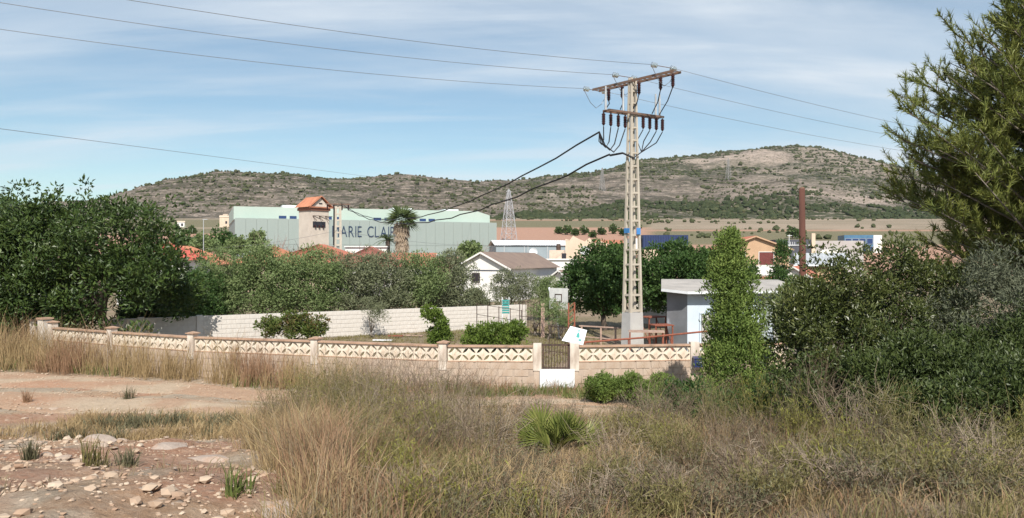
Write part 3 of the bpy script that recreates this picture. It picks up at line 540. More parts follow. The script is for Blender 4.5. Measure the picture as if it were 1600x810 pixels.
dr = thing('door', None, None); dr.parent = shd; dr.location = (-.42, .03, 0); COLs = MB()
ME_PL = MB().box((0, 0, .78), (.185, .03, 1.5)).mesh('plank')
for k in range(5): o = obj('plank', ME_PL, M_DOOR, dr); o.location = (-.38 + .192 * k, -.03 + .006 * (k % 2) + .011 * k, 0)
MB().tube([(.44, -.06, .85), (.44, -.06, .95)], .018, 6).build('handle', M_BLACK, dr)
f2 = MB().box((0, 0, 1.57), (1.1, .07, .07)); f2.box((-.53, 0, .78), (.06, .07, 1.56)); f2.box((.53, .03, .78), (.06, .07, 1.56)); f2.build('door_frame', M_SHED, shd).location = (-.42, 0, 0)
MB().box((2.35, .13, 1.15), (.8, .1, 1.9)).build('boarded_opening', M_DOOR, shd)

# ------------------------------------------------------------------ garden things
bb = thing('basketball_hoop', 'weathered white basketball backboard on a leaning post among the saplings', 'basketball hoop', (2.16, 35.6, 0), R(-38)); bo = MB().box((0, 0, 1.86), (1.02, .04, .98)); bo.build('backboard', P('old_white_board', (.62, .62, .60), (.5, .5, .49), 3, .7, dirt=((.35, .34, .33), 3, .6, .8)), bb)
sq = MB(); [sq.box((x, -.025, z), (w, .008, h)) for x, z, w, h in ((0, 2.06, .4, .045), (0, 1.72, .4, .045), (-.18, 1.89, .045, .3), (.18, 1.89, .045, .3))]; sq.build('target_square', M_BLACK, bb)
ho = MB(); ho.tube([(.0 + .12 * math.cos(a), -.22 + .17 * math.sin(a), 1.66) for a in np.linspace(math.pi / 2, math.pi * 1.5, 9)], .014, 6); ho.bar((0, -.02, 1.55), (-.05, -.35, 1.66), .03); ho.build('bent_rim', M_RUST, bb)
po = MB().tube([(-.05, .2, -.1), (-.3, .25, 1.2), (-.75, .3, 2.35)], .05, 8); po.bar((-.2, .25, 1.5), (0, .03, 1.7), .04); po.build('post', M_WHITE, bb, True)
def fence_run(name, label, cat, a, b, h, bars, m, rails=(.1, .95), posts=2, slope=0, rad=.014):
    a, b = Vector(a), Vector(b); t = thing(name, label, cat, a); d = b - a; d.z = slope
    for k in range(posts): q = d * (k / (posts - 1)); MB().tube([q + Vector((0, 0, -.1)), q + Vector((0, 0, h))], rad * 1.5, 6).build('post', m, t)
    for z_ in rails: MB().tube([Vector((0, 0, h * z_)), d + Vector((0, 0, h * z_))], rad, 6).build('rail', m, t)
    me_b = MB().tube([(0, 0, h * rails[0]), (0, 0, h * rails[-1])], rad * .8, 5).mesh('bar')
    for k in range(1, bars): o = obj('bar', me_b, m, t); o.location = d * (k / bars)
    return t
def g0(px, d): q = at(px, CY, d); q.z = gzf(q.x, q.y); return q
fence_run('handrail', 'dark thin metal handrail sloping down along the white back wall', 'handrail', g0(745, 38.5), g0(815, 37.5), 1.5, 0, M_BLACK, (.62, .97), 5, -.28)
fence_run('iron_fence', 'dark iron railing beside a pink concrete post behind the round bush', 'fence', g0(812, 37), g0(843, 36.5), 1.7, 7, M_BLACK, (.1, .55, .97), 2)
fence_run('iron_fence', 'low dark iron railing below the basketball backboard', 'fence', g0(858, 30), g0(897, 29.2), 1.15, 9, M_BLACK, (.1, .95), 2, 0, .012)
pk = thing('concrete_post', 'pinkish square concrete post at the end of the iron railing', 'post', g0(848, 36.4), kind='thing'); MB().box((0, 0, .75), (.17, .17, 1.7)).build('shaft', P('pink_concrete', (.48, .33, .27), (.4, .28, .23), 3, .9), pk)
lp = thing('lattice_post', 'red brick coloured lattice post right of the basketball backboard', 'post', g0(893, 33))
for s in (-1, 1): MB().box((s * .13, 0, .85), (.06, .06, 1.9)).build('upright', M_RUST, lp)
for k in range(7): MB().bar((-.13, 0, .15 + k * .24), (.13, 0, .39 + k * .24), .04, .03).build('lattice_bar', M_RUST, lp)
sl = thing('slatted_ladder', 'teal slatted ladder with white uprights leaning against the back wall', 'ladder', g0(790, 38.6), R(10))
for s in (-1, 1): MB().box((s * .17, 0, .85), (.04, .04, 1.85)).build('upright', M_WHITE, sl)
for k in range(6): MB().box((0, -.03, 1.0 + k * .12), (.36, .025, .085)).build('slat', M_TEAL, sl)
# rusty handrail behind the front wall, low timber rail, rusty tables
ra = thing('pipe_rail', 'long rusty red pipe rail sloping behind the front wall toward the shed', 'rail', (2.1, 24.2, 0)); 
MB().tube([(0, 0, 1.06), (2.2, .3, 1.2), (4.6, .5, 1.42)], .03, 8).build('rail', M_RUST, ra); MB().tube([(2.6, .35, .95), (4.9, .5, 1.0)], .018, 6).build('rail', M_RUST, ra)
for x, y, h in ((.2, .02, 1.07), (1.6, .22, 1.16), (3.0, .38, 1.27), (4.3, .48, 1.39)): MB().tube([(x, y, -.1), (x, y, h)], .02, 6).build('post', M_RUST, ra)
M_TIM = P('weathered_timber', (.42, .30, .24), (.30, .21, .17), 5, .9, .4, 30, (1, .2, 1)); lr = thing('timber_rail', 'low pale timber rail frame running through the garden left of the concrete pole', 'rail', g0(905, 33))
MB().bar((0, 0, .82), (2.0, -.6, .76), .09, .05).build('top_board', M_TIM, lr); MB().bar((.2, 0, .36), (2.4, -.7, .22), .07, .04).build('lower_board', M_TIM, lr)
for s in (.05, .45, .75, 1): MB().box((2.0 * s, -.6 * s, .37), (.075, .075, .86)).build('post', M_TIM, lr)
def table(px, d, label, rz, w, h):
    t = thing('metal_table', label, 'table', g0(px, d), rz, 'rusty garden tables'); MB().box((0, 0, h), (w, .7, .04)).build('top', M_RUST if w < 1.2 else M_TIM, t)
    for sx in (-1, 1):
        for sy in (-1, 1): MB().bar((sx * (w / 2 - .05), sy * .3, 0), (sx * (w / 2 - .05), sy * .3, h - .02), .045).build('leg', M_RUST, t)
        MB().bar((sx * (w / 2 - .05), -.3, .2), (sx * (w / 2 - .05), .3, h - .1), .025).build('brace', M_RUST, t)
table(1010, 29.5, 'long brown topped table with rusty legs beside the foot of the concrete pole', R(-8), 1.35, .92); table(1033, 30.3, 'small rusty red metal table between the pole and the shed', R(12), .8, 1.1); table(1020, 32.5, 'rusty frame table stacked behind the others near the shed', R(30), 1.0, 1.25)
wpn = thing('painted_wall', 'white painted garden wall glimpsed in the gap under the trees by the shed', 'wall', g0(1014, 44), R(-4), kind='thing'); MB().prism([(-1.1, 0, 0), (1.3, 0, 0), (1.3, 0, 1.3), (.9, 0, 1.65), (0, 0, 1.55), (-.9, 0, 1.3), (-1.1, 0, .9)], (0, .2, 0)).build('panel', M_WBLOCK, wpn)
rk = random.Random(4)
for k, (x, d_, s, lab) in enumerate(((598, 34.5, .9, 'long pale board lying on the ground before the small olive'), (645, 36.4, 1.0, 'reddish plank lying by the back wall left of the loquat'), (618, 36.2, .7, 'short reddish board propped by the back wall right of the small olive'))):
    o = MB().box((0, 0, .07), (s, .16, .05), rk.uniform(-.3, .3)).build('loose_board', (M_WHITE, M_TIM, M_RUST)[k]); o.location = g0(x, d_); tag(o, lab, 'board', 'boards lying in the garden')

# ------------------------------------------------------------------ buildings beyond the garden
M_TILE = P('orange_tiles', (.46, .20, .12), (.36, .15, .09), 1.5, .85, .3, 12, dirt=((.30, .13, .08), 1.2, .5, .75)); M_TILER = P('red_tiles', (.40, .15, .10), (.32, .12, .085), 1.5, .85, .3, 12); M_BRN = P('brown_sheet', (.22, .165, .135), (.18, .135, .115), 1.0, .85, .2, 15)
M_WALLW = P('white_render', (.73, .71, .685), (.66, .64, .615), .8, .9, .15, 15, dirt=((.55, .5, .45), .9, .66, .85)); M_CREAM = P('cream_render', (.62, .50, .39), (.54, .43, .33), .8, .9, .3, 10); M_OCH = P('ochre_render', (.50, .335, .215), (.44, .29, .185), .7, .9); M_GREYR = P('dark_slate', (.06, .065, .085), (.08, .085, .105), .5, .7); M_WIN = P('dark_window', (.035, .035, .045), None, 3, .2); M_WINR = P('red_shutter', (.16, .045, .04), None, 3, .5)
def ribs(m, a, b, c, step=.3, h=.06):
    """a roof plane with real tile ridges: a-b the eave, a-c up the slope"""
    a, b, c = Vector(a), Vector(b), Vector(c); n = max(2, int((b - a).length / step)); e = (b - a) / n; nrm = e.cross(c - a).normalized()
    if nrm.z < 0: nrm = -nrm
    v = []; f = []
    for k in range(2 * n + 1):
        q = a + e * k / 2 + nrm * (h if k % 2 else 0); v += [q, q + (c - a)]
    for k in range(2 * n): f.append((2 * k, 2 * k + 2, 2 * k + 3, 2 * k + 1))
    m.add(v, f); return m
def win(parent, p, w, h, rz=0, m=None, fm=None, name='window'):
    fr = MB(); t = .07
    for x, z_, a, b in ((0, h / 2, w + t, t), (0, -h / 2, w + t, t), (-w / 2, 0, t, h - t), (w / 2, 0, t, h - t)): fr.box((x, 0, z_), (a, .08, b))
    o = fr.build(name, fm or M_WALLW, parent); o.location = p; o.rotation_euler.z = rz; MB().box((0, .02, 0), (w - t * .9, .03, h - t * .9)).build('pane', m or M_WIN, o); return o
# factory
FA = Vector((-79.4, 220, 0)); FBv = Vector((-5, 250, 0)); fu = (FBv - FA).normalized(); FL = (FBv - FA).length; frz = math.atan2(fu.y, fu.x)
fac = thing('factory', 'huge pale green factory hall with dark lettering across its long front', 'factory', FA, frz, kind='thing')
def fs(px, off=0):                                            # photo column -> metres along the front
    a = (px - CX) / F; w_ = Vector((-fu.y, fu.x, 0)); A_ = FA + w_ * off; return (a * A_.y - A_.x) / (fu.x - a * fu.y)
def steel_mat(name, c, c2, step, vstep):
    m, t, p, o = newmat(name); p.inputs['Roughness'].default_value = .55; p.inputs['Specular IOR Level'].default_value = .4; cc = mixc(t, smooth(t, noise_(t, .12, 5, (1, 1, .25)), .35, .7), c, c2)
    t.links.new(cc, p.inputs['Base Color']); return m
M_FAC = steel_mat('grey_green_cladding', (.24, .295, .28), (.28, .33, .315), 1, 1); M_FACU = steel_mat('mint_cladding', (.37, .46, .41), (.41, .49, .44), 1, 1); M_LET = P('navy_letters', (.022, .045, .09), None, 4, .5); M_NAVY = P('navy_glass', (.03, .06, .16), None, 3, .25)
MB().box((FL / 2, 25, 7.4), (FL, 50, 15.8)).build('hall_core', M_FAC, fac)
pan = {}
npn = 27
for k in range(npn):                                          # cladding panels, one by one, in two tiers
    for j, (z0, z1) in enumerate(((-.5, 7.9), (7.96, 15.5))):
        o = obj('cladding_panel', pan.setdefault(j, MB().box((0, 0, (z0 + z1) / 2), (FL / npn - .12, .12, z1 - z0)).mesh('cladding_panel')), M_FAC, fac); o.location = ((k + .5) * FL / npn, -.1, 0)
se = fs(762, 5); up = MB(); up.prism([(-.2, 3, 15.2), (se, 3, 15.2), (se, 3, 18.0), (se - 4.5, 3, 19.3), (-.2, 3, 19.0)], (0, 44, 0)); up.build('upper_storey', M_FACU, fac)
for px0, px1 in ((435, 448), (452, 464), (510, 519), (520, 531), (583, 596), (600, 612), (655, 666), (669, 680)):
    a, b = fs(px0, 3), fs(px1, 3); win(fac, ((a + b) / 2, 2.95, 16.1), b - a - .3, .75, 0, M_NAVY, M_NAVY)
for px0, px1 in ((440, 464), (610, 640), (690, 712)):
    a, b = fs(px0, 14), fs(px1, 14); MB().box(((a + b) / 2, 14, 19.5), (b - a, 6, 1.5)).build('roof_light', M_WHITE, fac)
dg = bpy.context.evaluated_depsgraph_get(); lets = []; xx = 0
for chx in 'MARIE CLAIRE':
    if chx == ' ': xx += .42; continue
    cu = bpy.data.curves.new('letter', 'FONT'); cu.body = chx; cu.extrude = .04; cu.size = 1.0; cu.offset = -.004; to = bpy.data.objects.new('letter', cu); COL.objects.link(to); dg.update(); lm = bpy.data.meshes.new_from_object(to.evaluated_get(dg)); bpy.data.objects.remove(to)
    vx = [v.co.x for v in lm.vertices]; lets.append((lm, xx - min(vx))); xx += max(vx) - min(vx) + .13
sA, sB = fs(519), fs(628); sc = (sB - sA) / xx; capz = 3.45 / .71
for lm, ox in lets:
    lm.materials.clear(); lm.materials.append(M_LET)
    o = obj('letter', lm, None, fac); o.scale = (sc, capz, 1.5); o.rotation_euler = (R(90), 0, 0); o.location = (sA + ox * sc, -.22, 10.35)
# grey warehouse, white roof
wh = thing('warehouse', 'low blue grey warehouse with a white ribbed roof behind the white house', 'warehouse', at(775, CY, 150) * 1, R(8), kind='thing'); wh.location.z = 0
MB().box((7.5, 6, 3.1), (15, 12, 6.4)).build('wall', P('bluegrey_steel', (.27, .32, .35), (.24, .29, .32), .6, .6), wh)
rb = MB(); ribs(rb, (-.3, -.35, 6.35), (15.3, -.35, 6.35), (-.3, 6, 7.5), .5, .06); ribs(rb, (-.3, 12.3, 6.35), (15.3, 12.3, 6.35), (-.3, 6, 7.5), .5, .06); rb.build('roof', M_WHITE, wh)
ME_RP = MB().box((0, -.1, 3.1), (.12, .1, 6.2)).mesh('downpipe')
for x in (1.6, 5.6, 6.3, 10.2, 14.2): o = obj('downpipe', ME_RP, M_GALV, wh); o.location.x = x
# transformer tower
TO = Vector((-25.8, 100, 0)); tw = thing('transformer_tower', 'square pale brick transformer tower with an orange tiled gable roof', 'tower', TO, R(49), kind='thing'); S = 1.36; M_TWL = P('tower_render', (.60, .53, .455), (.52, .455, .39), 1, .9, .3, 12, dirt=((.42, .35, .29), .8, .6, .85))
MB().box((0, 0, 5), (2 * S, 2 * S, 10.4)).build('wall', M_TWL, tw); MB().box((0, 0, 10.12), (2 * S + .3, 2 * S + .3, .34)).build('cornice', P('terracotta_band', (.36, .16, .11), None, 3, .9), tw)
rf = MB(); E = S + .42; zr, ze = 11.75, 10.34
ribs(rf, (-E, -E, ze), (-E, E, ze), (0, -E, zr), .26, .07); ribs(rf, (E, -E, ze), (E, E, ze), (0, -E, zr), .26, .07); rf.build('roof', M_TILE, tw)
MB().prism([(-S - .1, -S - .12, ze - .05), (S + .1, -S - .12, ze - .05), (0, -S - .12, zr - .16)], (0, 2 * S + .2, 0)).build('pediment', M_TWL, tw)
pm = MB()
for s in (-1, 1): pm.bar((s * E, -S - .25, ze + .05), (0, -S - .25, zr + .05), .22, .14)
pm.bar((-E, -S - .25, ze), (E, -S - .25, ze), .2, .16); pm.build('pediment_trim', M_TILE, tw)
MB().box((0, -S - .14, 10.85), (.5, .04, .16)).build('vent', M_WIN, tw)
MB().box((-.15, -S - .01, 8.15), (1.9, .1, .75)).build('opening', M_WIN, tw)
for k in range(3): o = MB().lathe([(.05, 0), (.12, .08), (.06, .16), (.12, .24), (.05, .34)], (0, 0, 0), 8).build('insulator', M_INS, tw); o.location = (-.85 + .6 * k, -S - .2, 7.72)
for k in range(3): q = MB(); q.bar((-1.1 + k * .95, -S, 9.2), (-.85 + k * .95, -S - .55, 8.6), .06); q.bar((-1.1 + k * .95, -S, 9.25), (-.2 + k * .95, -S - .3, 9.25), .06); q.build('bracket', M_BLACK, tw)
q = MB(); q.tube([(-.9, -S - .08, 5.3), (3.3, -S - .08, 5.3)], .07, 6); q.tube([(.35, -S - .08, 5.3), (-.7, -S - .08, 4.1), (1.0, -S - .08, 2.5)], .055, 6); q.tube([(1.4, -S - .08, 5.3), (.6, -S - .08, 4.1), (1.6, -S - .08, 2.7)], .055, 6); q.build('conduit', M_BLACK, tw)
# the smaller concrete pole beside it
p2 = thing('utility_pole', 'shorter concrete power pole with a flat crossarm beside the transformer tower', 'utility pole', (P2.x, P2.y, 0), R(20))
for s in (-1, 1): MB().bar((s * .42, 0, 0), (s * .26, 0, 10.6), .16, .3).build('leg', M_CONC, p2)
for k in range(13): MB().box((0, 0, .8 + k * .78), (.62, .2, .2)).build('rung', M_CONC, p2)
q = MB().box((0, -.2, 10.62), (3.0, .16, .12)); q.box((0, .2, 10.62), (3.0, .16, .12)); q.build('crossarm', M_STEEL, p2)
for s in (-1.3, -.5, .5, 1.3): o = obj('insulator', ME_IN, None, p2); o.location = (s, 0, 10.5); o.scale = (1.4,) * 3
MB().tube([(-.5, -.2, 10.2), (-.55, -.2, 5.4)], .09, 6).build('cable_drop', M_CABLE, p2)
# tiled houses
def gable_house(name, label, loc, rz, w, l, he, hr, wm, rm, wins=(), step=.3, eave=.35, group=None, chim=None):
    """gable end w wide faces -Y of the house, ridge runs l deep along +Y; eave height he, ridge hr"""
    t = thing(name, label, 'house', loc, rz, group, kind='thing'); b = MB(); b.prism([(-w / 2, 0, -.5), (w / 2, 0, -.5), (w / 2, 0, he), (0, 0, hr - .05), (-w / 2, 0, he)], (0, l, 0)); b.build('wall', wm, t); r_ = MB(); sl = (hr - he) / (w / 2)
    for s in (-1, 1): ribs(r_, (s * (w / 2 + eave), -eave, he - sl * eave + .06), (s * (w / 2 + eave), l + eave, he - sl * eave + .06), (0, -eave, hr + .06), step, .05)
    r_.build('roof', rm, t); v = MB()
    for s in (-1, 1): v.bar((s * (w / 2 + eave), -eave - .02, he - sl * eave), (0, -eave - .02, hr), .06, .14)
    v.build('verge', wm, t)
    for x, z_, ww, hh, mm in wins: win(t, (x, -.02, z_), ww, hh, 0, mm)
    if chim: MB().box(chim, (.5, .5, 1.2)).build('chimney', wm, t)
    return t
w3 = gable_house('white_house', 'white rendered house with a brown sheet roof and one barred window', (-2.62, 66.88, 0), math.atan2(.353, -.936) + math.pi, 4.97, 13.9, 2.95, 4.25, M_WALLW, M_BRN, ((-.55, 2.05, .85, .95, M_WIN),), .4)
ban = MB().box((0, -.03, 2.72), (4.97, .06, .07)); ban.build('string_course', M_GREYR, w3)
gr_ = MB()
for k in range(5): gr_.box((-.85 + k * .15, -.16, 2.05), (.03, .03, 1.0))
gr_.build('window_bars', M_BLACK, w3)
gable_house('white_annex', 'small white lean-to with a brown sloping roof at the end of the white house', at(875, CY, 72) - Vector((0, 0, H)), R(-38), 3.2, 6, 1.6, 2.6, M_WALLW, M_BRN)
t = thing('parapet_building', 'low flat white parapet building just right of the brown roof', 'building', at(862, CY, 88) - Vector((0, 0, H)), R(6), kind='thing'); MB().box((0, 3, 1.6), (5.6, 6, 4.0)).build('wall', M_WALLW, t); MB().box((0, -.05, 3.66), (5.8, .3, .16)).build('coping', M_WALLW, t)
# ruin
ruin = thing('ruined_house', 'crumbling cream building with a jagged wall top behind the dark green tree', 'building', at(912, CY, 122) - Vector((0, 0, H)), R(-5), kind='thing'); q = MB(); q.prism([(-2.9, 0, -.5), (4.8, 0, -.5), (4.8, 0, 5.9), (3.4, 0, 6.2), (2.6, 0, 6.6), (1.7, 0, 6.3), (.9, 0, 7.1), (.2, 0, 6.5), (-.8, 0, 6.9), (-1.7, 0, 7.4), (-2.2, 0, 6.7), (-2.9, 0, 6.9)], (0, 5, 0)); q.build('wall', M_CREAM, ruin)
MB().box((-4.2, .4, 2.4), (2.4, 3, 5.4)).build('side_wing', P('pink_cream', (.68, .54, .44), None, 1, .9), ruin); MB().box((-3.1, -1.13, 3.6), (.7, .1, 2.0)).build('doorway', M_WIN, ruin); MB().lathe([(.35, 0), (.4, .6), (.3, 1.0)], (-4.0, .2, 5.1), 10).build('water_tank', M_BLACK, ruin)
q = MB(); ribs(q, (1.6, -.3, 5.7), (6.4, -.3, 5.7), (1.6, 4, 6.8), .3, .06); q.build('roof', M_TILE, ruin)
def dish(label, p, d_, s, az):
    t = thing('satellite_dish', label, 'satellite dish', p, az, 'satellite dishes on the houses'); m = MB(); n = 14; v = [(0, 0, 0)]; f = []
    for j in range(1, 4):
        for k in range(n): a = 2 * math.pi * k / n; rr = s * j / 3; v.append((rr * math.cos(a), -.35 * s * (j / 3) ** 2, rr * math.sin(a)))
    for k in range(n):
        f.append((0, 1 + k, 1 + (k + 1) % n))
        for j in range(2): f.append((1 + j * n + k, 1 + (j + 1) * n + k, 1 + (j + 1) * n + (k + 1) % n, 1 + j * n + (k + 1) % n))
    m.add(v, f); m.build('bowl', M_WHITE, t, True); q = MB(); q.bar((0, 0, -s * .6), (0, -s, 0), .04); q.tube([(0, .05, 0), (0, .3, -.2), (0, .3, -d_)], .045, 6); q.build('arm', M_GALV, t)
dish('round white satellite dish behind the brown roof ridge', at(834, 394, 90), 1.6, .5, R(-15)); dish('round white satellite dish in front of the crumbling cream building', at(913, 392, 108), 1.5, .7, R(10))
# hipped orange roofs by the tower
def hip_roof_house(label, c, rz, w, l, he, hr, wm, rm, ridge=.35):
    t = thing('tiled_house', label, 'house', c, rz, 'houses with orange tiled roofs', kind='thing'); MB().box((0, 0, he / 2 - .25), (w, l, he + .5)).build('wall', wm, t); E = .45; k = l * ridge; m = MB()
    def face(p, nseg):                                         # ribbed trapezium/triangle: eave p0-p1, ridge p2-p3
        a, b, c_, d_ = map(Vector, p); n = max(4, int((b - a).length / .32)); nr = (b - a).cross(d_ - a).normalized(); nr = nr if nr.z > 0 else -nr; v = []; f = []
        for i in range(2 * n + 1):
            s = i / (2 * n); v += [a.lerp(b, s) + nr * (.06 * (i % 2)), d_.lerp(c_, s) + nr * (.06 * (i % 2))]
        for i in range(2 * n): f.append((2 * i, 2 * i + 2, 2 * i + 3, 2 * i + 1))
        m.add(v, f)
    x, y = w / 2 + E, l / 2 + E; q = [(-x, -y, he), (x, -y, he), (x, y, he), (-x, y, he)]; r1, r2 = (0, -k / 2, hr), (0, k / 2, hr)
    face((q[0], q[1], r1, r1), 0); face((q[1], q[2], r2, r1), 0); face((q[2], q[3], r2, r2), 0); face((q[3], q[0], r1, r2), 0); m.build('roof', rm, t)
    win(t, (-w * .2, -l / 2 - .02, he - 1.2), 1.0, 1.1); win(t, (w * .25, -l / 2 - .02, he - 1.2), 1.0, 1.1); return t
G = lambda px, d: Vector(((px - CX) * d / F, d, 0))
hip_roof_house('orange tiled hipped roof just left of the transformer tower', G(430, 92), R(12), 9, 7, 3.2, 5.15, M_CREAM, M_TILE); hip_roof_house('orange tiled hipped roof between the carob and the factory corner', G(285, 78), R(-10), 7.5, 7.5, 3.1, 5.0, M_CREAM, M_TILE)
hip_roof_house('bright red tiled roof showing through the edge of the carob crown', G(258, 64), R(0), 5.5, 5, 3.6, 5.0, M_WALLW, P('bright_red_tiles', (.5, .12, .09), None, 2, .85))
hip_roof_house('red tiled roof sloping down right of the transformer tower', G(503, 86), R(0), 12.5, 8, 3.0, 5.3, M_CREAM, M_TILER)
hip_roof_house('dark red tiled roof with an orange verge below the tall palm', G(580, 80), R(0), 7.0, 6, 2.9, 4.95, M_WALLW, P('dark_red_tiles', (.30, .12, .09), (.25, .10, .08), 2, .85))
t = thing('white_block', 'small bright white flat block between the two red tiled roofs', 'building', G(572, 90), R(5), kind='thing'); MB().box((0, 2, 2.3), (4.8, 4, 5.6)).build('wall', M_WALLW, t); MB().box((0, 1.9, 5.15), (5.0, 4.2, .14)).build('coping', M_WALLW, t)
t = gable_house('tiled_house', 'low reddish roof glimpsed over the hedge left of the white house', G(678, 84), R(90), 5, 6, 3.0, 4.3, M_WALLW, M_TILER, (), .32, .35, 'houses with orange tiled roofs')
# orange house, right
oh = gable_house('orange_house', 'orange rendered two storey house with red roof and white balcony', G(1180, 92), R(-4), 8.2, 9, 4.9, 6.4, M_OCH, M_TILER, ((-1.7, 4.1, 1.1, 1.0, M_WIN), (1.3, 3.75, 1.75, 1.6, M_WINR)), .32)
MB().box((.4, -1.0, 2.35), (5.4, .12, 1.15)).build('balcony_front', M_WALLW, oh); MB().box((.4, -.5, 1.72), (5.4, 1.0, .12)).build('balcony_floor', M_WALLW, oh); MB().box((.4, -.95, 1.45), (5.2, .1, .45)).build('balcony_base', M_TILER, oh)
MB().box((-2.4, -.04, 3.3), (1.2, .08, 1.5)).build('white_band', M_WALLW, oh)
ws = thing('white_roof_house', 'low house with a white sheet roof right of the wooden pole', 'house', G(1284, 84), R(-6), kind='thing'); MB().box((0, 2, 1.3), (4.6, 4, 3.6)).build('wall', M_OCH, ws); q = MB(); ribs(q, (-3, -.6, 3.05), (2.8, -.6, 3.05), (-2.2, 3, 4.35), .4, .05); q.build('roof', P('white_roof_sheet', (.42, .44, .46), (.36, .38, .40), 1, .6), ws); MB().box((-.2, -.62, 3.0), (5.9, .06, .16)).build('fascia', M_WHITE, ws)
gable_house('white_annex', 'white gabled outhouse with red verge just left of the wooden pole', G(1240, 78), R(-30), 4.0, 5, 1.7, 2.9, M_WALLW, M_TILER)
gw = thing('grey_warehouse', 'dark slate and pale grey warehouse behind the wooden pole', 'warehouse', G(1240, 150), R(-5), kind='thing'); MB().box((0, 6, 3.5), (6.8, 12, 8.0)).build('dark_wall', M_GREYR, gw); MB().box((3.65, -.2, 4.0), (.7, .5, 9.4)).build('pier', M_CREAM, gw); MB().box((8.6, 6, 3.3), (9.2, 12, 7.9)).build('pale_wall', P('pale_grey_steel', (.42, .41, .40), (.38, .34, .33), .4, .6), gw); MB().box((6.6, -.08, 4.5), (3.4, .2, 1.9)).build('white_door', M_WALLW, gw); MB().box((0, -.08, 6.4), (6.6, .1, .2)).build('gutter', M_GALV, gw)
bg_ = thing('glass_block', 'small blue glass office block far off beside the pine', 'building', G(1342, 260) + Vector((0, 0, 3)), R(-8), kind='thing'); MB().box((0, 4, 4), (9.4, 8, 9.6)).build('wall', P('blue_glass', (.06, .14, .24), (.09, .19, .3), .6, .2), bg_); MB().box((6.2, 4, 4.1), (3, 6, 9.4)).build('stair_tower', M_WALLW, bg_)
for k in range(4):
    for j in range(2): win(bg_, (-3.4 + 2.3 * k, -.05, 4 + 2.7 * j), 1.9, 1.9, 0, M_NAVY, M_GALV)
# lorry trailer / blue container
bc = thing('blue_container', 'long dark blue ribbed container above the dark green tree', 'container', G(1040, 160) + Vector((0, 0, 1.3)), R(3), kind='thing'); MB().box((0, 1.3, 5.9), (9.6, 2.5, 3.0)).build('body', P('container_blue', (.018, .032, .085), (.025, .04, .105), .5, .5), bc); MB().box((0, 1.3, 1.35), (9.4, 2.4, 5.9)).build('loading_dock', M_CREAM, bc); ME_CR = MB().box((0, 0, 5.9), (.22, .12, 2.8)).mesh('rib')
for k in range(18): o = obj('rib', ME_CR, P('container_rib', (.028, .048, .13), None, 1, .5) if k == 0 else None, bc); o.location.x = -4.5 + k * .53
MB().box((-6.3, 2, 5.5), (2.4, 3, 2.4)).build('cab', M_WALLW, bc)
# far farmhouses on the slope left
for k, (px, y_, w_, h_, lab) in enumerate(((402, 327, 7, 5, 'tiny white farmhouse at the foot of the hill above the factory roof'), (353, 330, 4, 3, 'low pale hut at the foot of the hill left of the white farmhouse'), (395, 336, 9, 4, 'long pale stone farm building on the green terrace'), (352, 350, 6, 6, 'roofless pale barn beside the red field'), (283, 351, 4, 3, 'small white hut at the edge of the red field'), (1312, 339, 16, 5, 'pale farmhouse in the pine wood under the right hill'))):
    d_ = 640 if y_ < 333 else 560 if y_ < 345 else 470; d_ = 780 if k == 5 else d_; q = G(px, d_)
    if d_ >= 640: q.y = 655 if k < 5 else 720; q.x = (px - CX) * q.y / F
    q.z = gzf(q.x, q.y) if k < 5 else H + (CY - 339) * q.y / F - 3
    t = thing('farmhouse', lab, 'farmhouse', q, R(10 * k - 20), 'farm buildings on the far slope', kind='thing'); MB().box((0, 0, h_ / 2 - 1), (w_, w_ * .6, h_ + 2)).build('wall', M_WALLW if k in (0, 4) else M_CREAM, t); MB().prism([(-w_ / 2 - .3, -w_ * .3 - .3, h_), (-w_ / 2 - .3, w_ * .3 + .3, h_), (-w_ / 2 - .3, 0, h_ + w_ * .18)], (w_ + .6, 0, 0)).build('roof', M_CREAM if k != 2 else M_TILE, t); MB().box((w_ * .15, -w_ * .3 - .04, h_ * .45), (1.1, .1, 1.6)).build('doorway', M_WIN, t)
# lattice pylons and mast
def pylon(label, p, h, w0, arms, rad, m):
    t = thing('lattice_pylon', label, 'pylon', p, R(25), 'steel lattice pylons'); n = 9; zs = [h * (1 - (1 - k / n) ** 1.35) for k in range(n + 1)]; hw = lambda z_: w0 / 2 * (1 - z_ / h) ** .8 + .25; cs = ((-1, -1), (1, -1), (1, 1), (-1, 1))
    for a, b in cs:
        MB().tube([(a * hw(z_), b * hw(z_), z_) for z_ in zs], rad * 1.5, 4).build('leg', m, t)
    q = MB()
    for k in range(n):
        for i in range(4):
            a, b = cs[i], cs[(i + 1) % 4]; q.bar((a[0] * hw(zs[k]), a[1] * hw(zs[k]), zs[k]), (b[0] * hw(zs[k + 1]), b[1] * hw(zs[k + 1]), zs[k + 1]), rad); q.bar((b[0] * hw(zs[k]), b[1] * hw(zs[k]), zs[k]), (a[0] * hw(zs[k + 1]), a[1] * hw(zs[k + 1]), zs[k + 1]), rad); q.bar((a[0] * hw(zs[k + 1]), a[1] * hw(zs[k + 1]), zs[k + 1]), (b[0] * hw(zs[k + 1]), b[1] * hw(zs[k + 1]), zs[k + 1]), rad)
    q.build('bracing', m, t, kind='stuff')
    for z_, l in arms: s = MB(); s.bar((-l, 0, z_), (l, 0, z_), rad * 1.4); s.bar((-l, 0, z_), (0, 0, z_ + 1.2), rad); s.bar((l, 0, z_), (0, 0, z_ + 1.2), rad); s.build('crossarm', m, t)
M_PYL = P('pylon_zinc', (.45, .46, .48), (.38, .39, .41), 3, .5, metal=.2)
